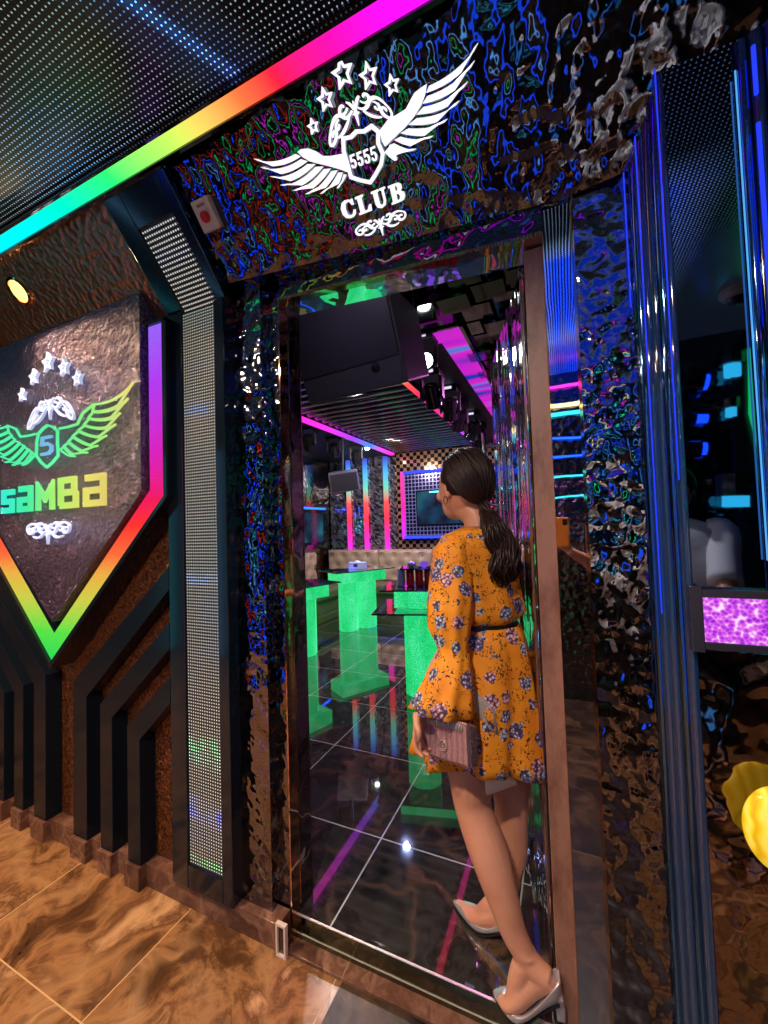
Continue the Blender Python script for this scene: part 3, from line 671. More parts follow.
# ------------------------------------------------------------------ call point and downlight on the cove
cp = [PS(194, 203), PS(214, 195), PS(225, 225), PS(206, 233)]
c = sum(cp, Vector())/4; cp_t = thing('alarm_call_point', 'ivory square alarm box with red button left of the winged sign', 'alarm', tuple(c))
u_ = (c.x, (c-OO).dot(SLD)); hwx = .037; hhy = .045
mb = MB().prism([FS(u_[0]-hwx, u_[1]-hhy, .026), FS(u_[0]+hwx, u_[1]-hhy, .026), FS(u_[0]+hwx, u_[1]+hhy, .026), FS(u_[0]-hwx, u_[1]+hhy, .026)], -NS*.026)
mb.build('housing', M['plastic'], cp_t, bevel=.004)
mb = MB().lathe([(.017, .024), (.017, .034), (.013, .038), (.0, .039)], FS(u_[0], u_[1]-.004), 20, NS, cap=False); mb.build('button', M['red'], cp_t, smooth=True, angle=40)
mb = MB().prism([FS(u_[0]-.016, u_[1]+.024, .0275), FS(u_[0]+.016, u_[1]+.024, .0275), FS(u_[0]+.016, u_[1]+.032, .0275), FS(u_[0]-.016, u_[1]+.032, .0275)], -NS*.002)
mb.build('label_strip', plain('label_tan', lin((150, 110, 100)), .5), cp_t)
lc = PS(20, 291); lt = thing('downlight', 'round warm glowing downlight in the bronze cove above the shield', 'light', tuple(lc))
M['warmglow'] = glow('warm_lamp_face', (1., .72, .32), 22)
MB().lathe([(.058, .0), (.058, .008), (.046, .010), (.044, .004)], lc, 28, NS, cap=False).build('rim', M['gold'], lt, smooth=True, angle=40)
MB().lathe([(.0, .005), (.046, .005)], lc, 28, NS, cap=False).build('lamp_face', glow('amber_lamp_face', (1., .56, .14), 3.2), lt)
def area(name, loc, tgt, size, power, col, spread=None, shape='DISK'):
    l = bpy.data.lights.new(name, 'AREA'); l.shape = shape; l.size = size; l.energy = power; l.color = col
    if spread: l.spread = math.radians(spread)
    o = bpy.data.objects.new(name, l); COL.objects.link(o); o.location = loc
    o.rotation_euler = (Vector(tgt)-Vector(loc)).to_track_quat('-Z', 'Y').to_euler(); return o
area('downlight_lamp', lc+NS*.02, lc+NS, .08, 20, (1., .66, .34))
def ceiling_lamp(x, y, power, col, label, face=None, size=.09, z=CZ):
    t = thing('ceiling_spotlight', label, 'light', (x, y, z), 'round spotlights in the corridor ceiling')
    MB().lathe([(size*.5+.014, 0), (size*.5+.014, -.012), (size*.5, -.014), (size*.5, -.004)], (x, y, z), 24, (0, 0, 1), cap=False).build('rim', M['chrome'], t, smooth=True, angle=40)
    MB().lathe([(0., -.006), (size*.5, -.006)], (x, y, z), 24, cap=False).build('lamp_face', face or M['warmglow'], t)
    area('ceiling_spot_lamp', (x, y, z-.02), (x, y, 0), size, power, col, 150)
ceiling_lamp(-1.86, -.08, 42, (1., .70, .42), 'warm round ceiling spotlight in the dotted ceiling, the left one behind the viewer')
ceiling_lamp(-.35, -.35, 38, (1., .80, .60), 'warm round ceiling spotlight added unseen just behind the viewer')  # unseen lamp and fixture added to light the woman and floor
ceiling_lamp(-3.3, .0, 34, (1., .70, .42), 'warm round ceiling spotlight far along the corridor')
# ------------------------------------------------------------------ right-hand side: fluted trim and projecting dark panel
PYY = 1.05
ta = Vector((PY(636, 300, 1.17).x, 1.168, 0)); tb = Vector((PY(688, 500, PYY).x, PYY, 0))
def fluted(name, label, a, b, n, ztop, mats, z0=0.0):
    t = thing(name, label, 'wall trim', tuple((a+b)/2+Vector((0, 0, z0))))
    d = (b-a); L = d.length; u = d/L; nn = Vector((u.y, -u.x, 0))
    if nn.y > 0 and abs(nn.y) > .05: nn = -nn
    if nn.dot(Vector((0, 0, 0))-a) < 0: nn = -nn
    mb = MB().obox((a+b)/2-nn*.010+Vector((0, 0, (ztop+z0)/2)), u, nn, Z_, L/2, .008, (ztop-z0)/2); mb.build('back_plate', mats[0], t)
    for i in range(n):
        c = a+u*(L*(i+.5)/n); r = L/n*.48; mb = MB(); prof = []
        for zz in (z0+.001, ztop-.001): prof.append([c+u*(r*math.cos(q))+nn*(r*.8*math.sin(q))+Vector((0, 0, zz)) for q in [PI*k/10 for k in range(11)]])
        mb.loft(prof, caps=True); mb.build('flute', mats[1+(i % (len(mats)-1))], t, smooth=True, angle=50)
    return t, u, nn
M['flute'] = plain('deep_blue_acrylic', (.01, .035, .10), .05, metal=0., spec=1., coat=1.)
M['flute2'] = plain('blue_mirror_rod', (.10, .22, .50), .06, metal=1.)
M['blueneon'] = glow('blue_edge_light', (.02, .05, 1.), 1.1)
ft, fu, fn = fluted('fluted_trim', 'fluted blue acrylic wall trim standing right of the hammered pillar', ta, tb, 5, 2.60, [M['frame'], M['flute2'], M['flute'], M['flute']])
for k, (s, z0, z1) in enumerate(((.02, 1.95, 2.36), (.40, 1.2, 2.40), (.99, 1.5, 2.42))):
    c = ta+fu*((tb-ta).length*s)+fn*.016
    MB().tube([c+Vector((0, 0, z0)), c+Vector((0, 0, z1))], .0016, 6).build('edge_light', M['blueneon'], ft)
px0 = tb.x; px1 = PY(749, 300, PYY).x
zsplit = PY(735, 652, PYY).z
struct(MB().box(px0, 1.9, PYY, 1.16, zsplit, 2.6), 'wall_panel', M['bluemir'])
struct(MB().box(px0, 1.9, PYY-.002, 1.16, 0, zsplit), 'wall_panel', M['lowpanel'])
ft2, _, _ = fluted('fluted_trim', 'fluted blue acrylic wall trim at the right edge, on the dark mirror panel', Vector((px1, PYY-.004, 0)), Vector((px1+.10, PYY-.05, 0)), 5, 2.40, [M['frame'], M['flute2'], M['flute']], zsplit)
MB().tube([(px1-.002, PYY-.012, PY(749, 560, PYY).z), (px1-.002, PYY-.012, 2.34)], .0016, 6).build('edge_light', glow('cyan_edge', (.1, .45, 1.), 1.), ft2)
for z0, z1 in ((1.80, 2.20), (2.26, 2.36)): MB().tube([(px1+.022, PYY-.03, z0), (px1+.022, PYY-.03, z1)], .004, 6).build('edge_light', M['blueneon'], ft2)
# glitter light panel
def mk_glit():
    t = NT('pink_glitter_light'); c = t.coord(); v = t.n('ShaderNodeTexVoronoi', {'Vector': c, 'Scale': 130.}); n = t.n('ShaderNodeTexNoise', {'Vector': c, 'Scale': 40., 'Detail': 4.})
    f = t.math('ADD', t.math('MULTIPLY', v.outputs['Distance'], .7), t.math('MULTIPLY', n.outputs['Fac'], .6))
    colr = t.ramp(f, [(.35, lin((130, 35, 200))), (.6, lin((200, 70, 235))), (.78, lin((235, 120, 240))), (.92, lin((255, 225, 255)))])
    e = t.n('ShaderNodeEmission', {'Color': colr, 'Strength': 1.}); t.t.links.new(e.outputs[0], t.out.inputs[0]); return t.m
g0, g1 = PY(702, 597, 1.03), PY(700, 641, 1.03); gx1 = PY(790, 600, 1.03).x
gp = thing('glitter_light_panel', 'pink glittering light panel in a dark frame at the right edge', 'light panel', ((g0.x+gx1)/2, 1.05, g1.z))
MB().box(g0.x, gx1, 1.028, 1.046, g1.z, g0.z).build('light_face', mk_glit(), gp)
mb = MB(); w = .022
for b in ((g0.x-w, g0.x, g1.z-w, g0.z+w), (gx1, gx1+w, g1.z-w, g0.z+w), (g0.x, gx1, g0.z, g0.z+w*.7), (g0.x, gx1, g1.z-w*.7, g1.z)): mb.box(b[0], b[1], 1.024, 1.0495, b[2], b[3])
mb.build('frame', plain('dark_grey_frame', (.03, .03, .05), .25), gp, bevel=.002)
yc = PY(784, 832, 1.01)  # only a yellow round edge is known; lamp form and glow added
yl = thing('yellow_object', 'round yellow thing at the lower right edge, built as a glowing lamp', 'lamp', (yc.x, 1.048, yc.z))
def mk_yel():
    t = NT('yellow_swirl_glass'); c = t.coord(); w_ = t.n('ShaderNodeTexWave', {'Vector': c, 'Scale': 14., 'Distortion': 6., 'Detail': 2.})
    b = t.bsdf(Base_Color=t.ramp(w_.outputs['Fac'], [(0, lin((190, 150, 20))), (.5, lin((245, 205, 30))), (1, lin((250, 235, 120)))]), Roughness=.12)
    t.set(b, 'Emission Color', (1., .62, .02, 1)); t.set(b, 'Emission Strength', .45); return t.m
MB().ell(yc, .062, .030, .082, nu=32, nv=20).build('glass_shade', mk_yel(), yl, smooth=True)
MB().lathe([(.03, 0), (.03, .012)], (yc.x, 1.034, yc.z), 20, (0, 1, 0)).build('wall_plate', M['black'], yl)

# ------------------------------------------------------------------ opposite side of the corridor (seen in the mirrors)
OYW = -1.2
def VM(px_, py_, ym=PYY, yr=OYW):
    p = PY(px_, py_, 2*ym-yr); return Vector((p.x, yr, p.z))
oc = thing('led_column', 'dotted LED column on the opposite corridor wall, seen mirrored in the dark panel', 'led column', (VM(738, 400).x, OYW+.03, 0))
xl, xr = VM(729, 400).x, VM(748, 400).x
MB().box(xl, xr, OYW, OYW+.05, .05, 2.5).build('frame', M['frame'], oc)
M['dots2'] = led_dots('opposite_led_matrix', .022, 'XZ', (.55, .75, 1.), strength=.7)
MB().box(xl+.05, xr-.05, OYW+.05, OYW+.054, .1, 2.45).build('screen', M['dots2'], oc)
def tube_thing(name, label, pts, r, mat, cat='led tube', group=None):
    pts = [Vector((p[0], max(p[1], OYW+r*1.5+.001), p[2])) for p in pts]
    t = thing(name, label, cat, tuple(pts[0]), group); MB().tube(pts, r, 8).build('tube', mat, t)
    MB().lathe([(r*1.5, -r), (r*1.5, r)], pts[0], 10, Vector(pts[-1])-Vector(pts[0])).build('end_cap', M['black'], t); return t
M['wideblue'] = glow('added_wide_blue_led', (.02, .10, 1.), 2.6); M['wideice'] = glow('added_wide_ice_led', (.06, .28, .8), 1.6); M['greenled'] = glow('green_led', (.02, 1., .22), 2.0); M['cyanled'] = glow('cyan_led', (.05, .8, 1.), 2.4); M['iceled'] = glow('added_ice_led', (.2, .55, 1.), 3.2); M['redled'] = glow('added_red_led', (1., .05, .03), 2.); M['blueled'] = glow('blue_led', (.01, .08, 1.), 5.0); M['magled'] = glow('magenta_led', (1., .04, .75), 3.)
tube_thing('green_light_band', 'green light band of the shield on the opposite corridor wall', [VM(752, 345), VM(753, 415), VM(770, 478)], .05, M['greenled'])
None and tube_thing('green_light_band', 'short green light strip high on the opposite corridor wall', [VM(722, 262), VM(755, 262)], .04, M['greenled'])
for i, (p, q, r, m, lab) in enumerate((((728, 362), (728, 380), .045, 'cyanled', 'upper cyan'), ((728, 405), (728, 418), .03, 'cyanled', 'middle cyan'), ((729, 487), (729, 508), .07, 'cyanled', 'lower cyan'), ((690, 386), (704, 386), .05, 'blueled', 'upper blue'), ((688, 420), (705, 420), .03, 'blueled', 'middle blue'), ((690, 450), (703, 450), .04, 'blueled', 'lower blue'))):
    tube_thing('led_tube', lab+' LED tube on the opposite corridor wall', [VM(*p), VM(*q)], r, M[m])
yw = 1.172; M['warmled'] = glow('warm_white_led', (1., .8, .3), 4.)
for i, (y0, m, r) in enumerate(((311, 'magled', .012), (405, 'warmled', .016), (414, 'cyanled', .016), (437, 'blueled', .008), (455, 'blueled', .008), (476, 'cyanled', .008), (497, 'cyanled', .006))):
    a = PY(535, y0+4, 2*yw-OYW); b = PY(600, y0-2, 2*yw-OYW)
    a.z = min(a.z, 2.5); b.z = min(b.z, 2.5); tube_thing('led_bar', 'horizontal LED bar number %s from the top of the opposite wall' % ['one', 'two', 'three', 'four', 'five', 'six', 'seven'][i], [(a.x, OYW+.03, a.z), (b.x, OYW+.03, b.z)], r, M[m])
dome = PY(730, 190, 2.1-(-.2))
tt = [(-.34, 'wideblue'), (-.80, 'iceled'), (-1.20, 'greenled'), (-1.55, 'magled'), (-1.95, 'greenled'), (-2.35, 'redled'), (-2.9, 'blueled'), (-3.6, 'iceled'), (-4.4, 'cyanled'), (.32, 'wideblue'), (.62, 'wideice')]  # unseen tubes added to colour the reflections in the hammered steel
cn = {'wideblue': 'thick blue', 'wideice': 'thick pale blue', 'blueled': 'blue', 'magled': 'magenta', 'greenled': 'green', 'cyanled': 'cyan', 'iceled': 'pale blue', 'redled': 'red'}
od = ['opposite the door, nearest its right post', 'left of the thick blue one', 'opposite the left door jamb', 'opposite the hammered pillar', 'opposite the dotted LED column', 'opposite the sign lettering', 'opposite the middle of the shield', 'further down the corridor than the shield', 'furthest down the corridor', 'opposite the fluted trim', 'behind the viewer on the right']
for k, (x, m) in enumerate(tt):
    (x < -.3 or x > .5) and tube_thing('led_tube', 'tall %s LED tube added unseen on the opposite wall, %s' % (cn[m], od[k].replace('opposite the door, nearest its right post', 'facing the door post')), [(x, OYW+.03, .02), (x, OYW+.03, 2.35)], .055 if m[:4] == 'wide' else .022, M[m])
dc = PY(730, 190, 2.1+.6); 
cc_ = thing('dome_camera', 'white dome camera under the corridor ceiling, seen mirrored in the dark panel', 'camera', (dc.x, -.6, CZ))
MB().lathe([(.075, 0), (.075, -.03), (.06, -.045)], (dc.x, -.6, CZ), 24).build('housing', M['plastic'], cc_, smooth=True, angle=40)
MB().ell((dc.x, -.6, CZ-.04), .045, .045, .045).build('dome', M['black'], cc_, smooth=True)
# ================================================================== the karaoke room behind the door
RZ = .088; RYB = 6.4; RXL = -3.95; RXR = .75; RCZ = 2.72
struct(MB().box(RXL, RXR, 1.183, RYB, RZ-.04, RZ), 'floor', M['roomfloor'])
def checker_mat():
    t = NT('gold_black_mosaic'); c = t.coord('Object'); ck = t.n('ShaderNodeTexChecker', {'Vector': c, 'Scale': 1/.062}); ck.inputs['Color1'].default_value = (*lin((178, 140, 104)), 1); ck.inputs['Color2'].default_value = (.01, .008, .008, 1)
    t.bsdf(Base_Color=ck.outputs[0], Roughness=.12, Metallic=.55); return t.m
def mosaic_mat():
    t = NT('silver_zigzag_mosaic'); c = t.coord('Object', rot=(0, .7, 0)); br = t.n('ShaderNodeTexBrick', {'Vector': c, 'Scale': 9.}); 
    sp = t.n('ShaderNodeSeparateXYZ', {0: t.coord('Object')}); cmb = t.n('ShaderNodeCombineXYZ', {0: sp.outputs[0], 1: sp.outputs[2]})
    mp = t.n('ShaderNodeMapping', {0: cmb.outputs[0]}); mp.inputs['Rotation'].default_value = (0, 0, .78); t.set(br, 'Vector', mp.outputs[0])
    br.inputs['Color1'].default_value = (.9, .88, 1., 1); br.inputs['Color2'].default_value = (.02, .02, .03, 1); br.inputs['Mortar'].default_value = (.01, .01, .015, 1); br.inputs['Mortar Size'].default_value = .03
    v = t.n('ShaderNodeTexVoronoi', {'Vector': t.coord('Object'), 'Scale': 16.})
    t.bsdf(Base_Color=br.outputs[0], Roughness=.12, Metallic=.8, Normal=t.bump(v.outputs['Distance'], .6, .006)); return t.m
M['checker'] = checker_mat(); M['mosaic'] = mosaic_mat()
M['rib'] = plain('mirror_rib', (.30, .30, .34), .12, metal=1.)
M['ceilblk'] = plain('black_mirror_block', (.10, .11, .12), .07, metal=1.)
struct(MB().box(RXL, RXR, RYB, RYB+.1, RZ, RCZ), 'wall_back', M['checker'])
struct(MB().box(RXL+.02, -2.62, RYB-.03, RYB, RZ, RCZ-.02), 'wall_back', M['mosaic'])
struct(MB().box(RXL-.1, RXL, 1.275, RYB, RZ, RCZ), 'wall_side', M['jamb'])
struct(MB().box(RXR, RXR+.1, 1.275, RYB, RZ, RCZ), 'wall_side', M['mosaic'])
struct(MB().box(RXL, RXR, 1.275, RYB, RCZ, RCZ+.06), 'ceiling', M['black'])
struct(MB().box(RXL, xg1, 1.262, 1.275, 0, RCZ).box(casx0, RXR, 1.262, 1.275, 0, RCZ).box(xg1, casx0, 1.262, 1.275, DZL+.0, RCZ), 'wall_door', M['matte'])
# louvre ceiling between the two neon lines
LX0, LX1 = -2.55, -1.19
mb = MB()
for i in range(27):
    y = 2.36+i*.15; mb.tube([(LX0+.01, y, 2.69), (LX1-.01, y, 2.69)], [(.030, .042)]*2, 12, up=Z_)
struct(mb, 'ceiling', M['rib'], smooth=True, angle=60)
struct(MB().box(LX0, LX1, 2.3, 6.35, 2.70, 2.715), 'ceiling', M['ceilblk'])
def room_hue(name, axis, stops, s): return hue_ramp_mat(name, axis, stops, s)
y0n, y1n = 2.9, 6.2
t = thing('neon_line', 'long pink and blue neon line along the left side of the louvred room ceiling', 'neon light', (LX0-.03, 4.5, 2.65))
MB().box(LX0-.07, LX0, 3.0, 6.2, 2.615, 2.65).build('diffuser', room_hue('neon_left', 'Y', [(-1.5, (255, 40, 200)), (-.6, (255, 50, 220)), (.3, (160, 70, 255)), (.8, (60, 140, 255)), (1.2, (230, 80, 235)), (1.7, (255, 50, 200))], 1.25), t)
MB().box(LX0-.08, LX0-.07, 3.0, 6.2, 2.61, 2.69).build('channel', M['black'], t)
t = thing('neon_line', 'pink and red neon line along the right side of the louvred room ceiling', 'neon light', (LX1+.03, 4.5, 2.65))
MB().box(LX1, LX1+.06, 3.0, 6.15, 2.615, 2.65).build('diffuser', room_hue('neon_right', 'Y', [(-1.5, (90, 230, 150)), (-1.36, (255, 90, 80)), (-1.0, (255, 40, 90)), (-.2, (255, 50, 150)), (.5, (235, 60, 220)), (.95, (90, 80, 255)), (1.25, (60, 200, 255)), (1.4, (255, 70, 90))], 1.25), t)
MB().box(LX1+.06, LX1+.07, 3.0, 6.15, 2.61, 2.69).build('channel', M['black'], t)
# magenta LED frame on the ceiling: side band and front band
def magm():
    t = NT('magenta_led_screen'); c = t.coord(); sp = t.n('ShaderNodeSeparateXYZ', {0: c})
    w = t.n('ShaderNodeTexNoise', {'Vector': t.coord(scale=(.4, 3.2, .4)), 'Scale': 1.1, 'Detail': 1.})
    colr = t.ramp(w.outputs['Fac'], [(.38, lin((40, 60, 200))), (.45, lin((215, 40, 225))), (.56, lin((235, 50, 220))), (.62, lin((90, 140, 240))), (.68, lin((160, 60, 230)))])
    l = t.math('MULTIPLY', t.math('ADD', t.math('SINE', t.math('MULTIPLY', sp.outputs[0], 420.)), 1.), .18)
    e = t.n('ShaderNodeEmission', {'Color': colr, 'Strength': t.math('ADD', .6, l)}); t.t.links.new(e.outputs[0], t.out.inputs[0]); return t.m
M['magscreen'] = magm()
t = thing('led_screen_band', 'magenta LED screen band running along the room ceiling above the spotlights', 'led screen', (-.62, 3.7, 2.66))
MB().box(-.70, -.54, 2.42, 5.15, 2.640, 2.648).build('screen', M['magscreen'], t); MB().box(-1.10, -.70, 2.42, 2.60, 2.640, 2.648).build('screen_return', M['magscreen'], t)
MB().box(-.54, -.52, 2.40, 5.17, 2.632, 2.66).box(-1.10, -.52, 2.40, 2.42, 2.632, 2.66).build('bezel', M['black'], t)
# brick-like relief blocks on the ceiling near the door
mb = MB(); rr = random.Random(3)
for j in range(14):
    y = 1.34+j*.19
    for i in range(11):
        x = -1.35+i*.19+(j % 2)*.09
        if y+.17 > 2.38 and x+.165 < -.50 and x > -1.3: continue
        if x < -1.0 and y > 2.3: continue
        mb.box(x, x+.165, y, y+.165, 2.72-rr.choice((.02, .05, .08)), 2.72)
struct(mb, 'ceiling', M['ceilblk'])
struct(MB().box(-1.12, -.72, 2.62, 6.2, 2.66, 2.70), 'ceiling', M['matte'])

def moving_head(name, label, x, y, z, yaw, pitch, s=1., face=None, group=None, lit=0.):
    t = thing(name, label, 'stage light', (x, y, z), group)
    MB().box(x-.075*s, x+.075*s, y-.075*s, y+.075*s, z-.05*s, z).build('base', M['matte'], t, bevel=.006*s)
    u = Vector((math.cos(yaw), math.sin(yaw), 0)); v = Vector((-math.sin(yaw), math.cos(yaw), 0))
    o = Vector((x, y, z-.05*s))
    for sg in (1, -1): MB().obox(o+u*sg*.072*s-Z_*.07*s, u, v, Z_, .010*s, .03*s, .075*s).build('arm', M['matte'], t, bevel=.004*s)
    c = o-Z_*.115*s; d = (v*math.cos(pitch)-Z_*math.sin(pitch)).normalized()
    MB().lathe([(.02*s, -.085*s), (.05*s, -.07*s), (.058*s, -.02*s), (.055*s, .05*s), (.060*s, .058*s), (.060*s, .085*s), (.050*s, .088*s)], c, 20, d, cap=True).build('head', M['black'], t, smooth=True, angle=35)
    MB().lathe([(.0, .092*s), (.047*s, .0915*s)], c, 20, d, cap=False).build('lens', face or M['lens'], t)
    MB().obox(o+Vector((0, -.076*s, .028*s)), X_, (0, 1, 0), Z_, .035*s, .002*s, .010*s).build('display', M['disp'], t)
    return c+d*.1*s, d
M['lens'] = plain('dark_lens', (.02, .02, .05), .05, spec=1., emis=(.05, .05, .4), es=.3)
M['disp'] = glow('pale_display', (.8, .75, 1.), 1.0)
M['whitelens'] = glow('bright_white_lens', (.92, 1., .98), 24)
p_ = PZ(425, 362, 2.49)
mc, md = moving_head('moving_head_light', 'black moving head light with bright white beam hanging by the big loudspeaker', p_.x, p_.y, 2.655, PI+.33, .30, 1.0, M['whitelens'])
heads = [(-.93, 3.1), (-.90, 3.55), (-.93, 4.0), (-.90, 4.5), (-.92, 5.0)]
for i, (x, y) in enumerate(heads):
    moving_head('moving_head_light', 'unlit black moving head light, number %s back from the bright one on the right row' % ['one', 'two', 'three', 'four', 'five'][i], x, y, 2.66, .3*i, .9, 1.15)
for i, y in enumerate((3.55, 4.15, 4.75, 5.4)):
    moving_head('moving_head_light', 'black moving head light with pale display under the left ceiling, %s from the door' % ['first', 'second', 'third', 'fourth'][i], -2.85, y, 2.70, .4, .8, 1.2)
struct(MB().box(RXL, LX0-.09, 1.35, 6.37, 2.66, 2.715), 'ceiling', M['matte'])
sp_ = PY(367, 448, 5.6)
t = thing('spot_lamp', 'small white glowing spot lamp at the end of the left neon line', 'light', tuple(sp_)); MB().ell(sp_, .035, .035, .035, nu=14, nv=8).build('bulb', M['whitelens'], t, smooth=True); MB().lathe([(.02, .0), (.02, 2.66-sp_.z)], sp_, 10).build('stem', M['matte'], t)

# big loudspeaker hung near the door
lcn = PY(352, 350, 1.95)
t = thing('loudspeaker', 'big black loudspeaker hanging from the room ceiling just inside the door', 'speaker', (lcn.x, lcn.y, 2.2))
an = -.12; ax = Vector((math.cos(an), math.sin(an), 0)); tilt = .40; ay = Vector((-math.sin(an)*math.cos(tilt), math.cos(an)*math.cos(tilt), math.sin(tilt))).normalized(); az = ax.cross(ay)
cpos = PY(343, 347, 1.93)+ay*.16
M['spk'] = plain('charcoal_speaker_coat', lin((84, 82, 94)), .5)
MB().obox(cpos, ax, ay, az, .345, .16, .262).build('cabinet', M['spk'], t, bevel=.012)
MB().obox(cpos-ay*.163+az*.06, ax, ay, az, .330, .004, .175).build('grille', plain('speaker_grille', lin((66, 62, 76)), .45), t, bevel=.003)
mb = MB(); 
pcx = cpos-ay*.162-az*.205+ax*.12
mb.obox(cpos-ay*.161-az*.19, ax, ay, az, .330, .003, .062); mb.build('lower_baffle', M['spk'], t)
MB().lathe([(.0, .007), (.022, .007), (.028, .003), (.028, -.004)], cpos-ay*.162-az*.150+ax*.175, 24, -ay, cap=False).build('port', M['matte'], t, smooth=True)
for sg in (1, -1): MB().tube([cpos+ax*sg*.25+az*.24, Vector((cpos.x+ax.x*sg*.25, cpos.y+ax.y*sg*.25, 2.72))], .008, 8).build('hanger', M['matte'], t)
# small loudspeaker on the left
sc = PY(344, 481, 4.6)
t = thing('wall_loudspeaker', 'small black loudspeaker tilted down at the left side of the room', 'speaker', tuple(sc))
ax2 = Vector((.85, .5, .12)).normalized(); ay2 = Vector((-.5, .84, .22)).normalized(); az2 = ax2.cross(ay2).normalized()
MB().obox(sc, ax2, ay2, az2, .19, .13, .13).build('cabinet', M['spk'], t, bevel=.01); MB().obox(sc-ay2*.132, ax2, ay2, az2, .17, .004, .11).build('grille', M['matte'], t)
MB().tube([sc+az2*.12, Vector((sc.x, sc.y, 2.67))], .014, 8).build('bracket', M['matte'], t)

# light tubes on the back wall
for i, px_ in enumerate((350, 367, 387.5)):
    a = PY(px_, 549, 6.32); zt = 2.66
    t = thing('light_tube', '%s of the three thick light tubes on the mosaic back wall' % ['leftmost', 'middle', 'rightmost'][i], 'light tube', (a.x, 6.33, 1.0), 'light tubes on the back wall')
    mt = room_hue('tube_light_%d' % i, 'Z', [(0, (240, 60, 235)), (.25, (255, 50, 190)), (.55, (255, 60, 90)), (.85, (250, 90, 90)), (1.1, (120, 220, 190)), (1.35, (90, 190, 240)), (1.6, (70, 90, 220))], 1.15)
    MB().lathe([(.042, .03), (.042, zt-1.0-.03)], (a.x, 6.33, 1.0), 16).build('diffuser', mt, t, smooth=True, angle=40)
    MB().lathe([(.05, 0), (.05, .03)], (a.x, 6.33, 1.0), 16).lathe([(.05, zt-1.03), (.05, zt-1.0)], (a.x, 6.33, 1.0), 16).build('end_cap', M['chrome'], t)
# television in its neon frame
tx0, tx1, tz0, tz1 = -2.50, -1.02, 1.21, 2.34
t = thing('television', 'television set in a bead grid inside a pink and blue neon frame', 'television', ((tx0+tx1)/2, 6.38, tz0))
nf = .045
M['npink'] = room_hue('neon_frame_side', 'Z', [(0, (200, 50, 250)), (.5, (255, 40, 170)), (1.13, (255, 70, 170))], 1.3); M['nblue'] = glow('neon_frame_blue', lin((60, 80, 255)), 1.4)
MB().box(tx0, tx0+nf, 6.30, 6.394, tz0, tz1).build('neon_side', M['npink'], t); MB().box(tx1-nf, tx1, 6.30, 6.394, tz0, tz1).build('neon_side', M['npink'], t)
MB().box(tx0+nf, tx1-nf, 6.30, 6.36, tz0, tz0+nf).build('neon_bar', M['nblue'], t); MB().box(tx0+nf, tx1-nf, 6.30, 6.36, tz1-nf, tz1).build('neon_bar', M['nblue'], t)
def bead_mat():
    t = NT('bead_grid'); c = t.coord(); sp = t.n('ShaderNodeSeparateXYZ', {0: c}); pitch = .062
    f = [t.math('ABSOLUTE', t.math('SUBTRACT', t.math('FRACT', t.math('DIVIDE', sp.outputs[a], pitch)), .5)) for a in (0, 2)]
    m = t.math('MAXIMUM', t.math('GREATER_THAN', f[0], .38), t.math('GREATER_THAN', f[1], .38))
    b = t.bsdf(Base_Color=t.mix(m, (.01, .01, .06), (.25, .25, .45)), Roughness=.2, Metallic=.7); t.set(b, 'Emission Color', (.35, .35, .9, 1)); t.set(b, 'Emission Strength', t.math('MULTIPLY', m, .12)); return t.m
MB().box(tx0+nf, tx1-nf, 6.35, 6.394, tz0+nf, tz1-nf).build('bead_panel', bead_mat(), t)
def tvm():
    t = NT('tv_picture'); c = t.coord(); n = t.n('ShaderNodeTexNoise', {'Vector': c, 'Scale': 2.2, 'Detail': 3.})
    b = t.bsdf(Base_Color=(.01, .01, .015), Roughness=.1); t.set(b, 'Emission Color', t.ramp(n.outputs['Fac'], [(.4, lin((4, 10, 30))), (.55, lin((8, 60, 90))), (.7, lin((20, 110, 120)))])); t.set(b, 'Emission Strength', .8); return t.m
MB().box(-2.24, -1.28, 6.315, 6.35, 1.42, 2.0).build('bezel', M['black'], t); MB().box(-2.22, -1.30, 6.310, 6.316, 1.44, 1.98).build('screen', tvm(), t)
MB().box(-2.0, -1.52, 6.305, 6.310, 1.955, 1.975).build('laser_glint', glow('cyan_laser_glint', (.1, .75, 1.), 5.), t)  # cyan laser reflection painted as a glowing strip
# blue screen at the left side wall
a = PX(305, 500, -3.88); b = PX(338, 545, -3.88)
t = thing('side_screen', 'cyan lit screen in a dark frame on the left side wall of the room', 'screen', (-3.9, 5.6, 1.2))
MB().box(-3.945, -3.90, 5.0, 6.1, 1.15, 1.75).build('bezel', M['black'], t); MB().box(-3.90, -3.893, 5.05, 6.05, 1.2, 1.7).build('picture', tvm(), t)
MB().box(-3.90, -3.885, 5.15, 5.45, 1.35, 1.62).build('bright_area', glow('cyan_patch', (.05, .75, .95), 1.3), t)
MB().box(-3.94, -3.90, 4.95, 6.15, 1.76, 1.79).build('light_edge', M['blueled'], t)

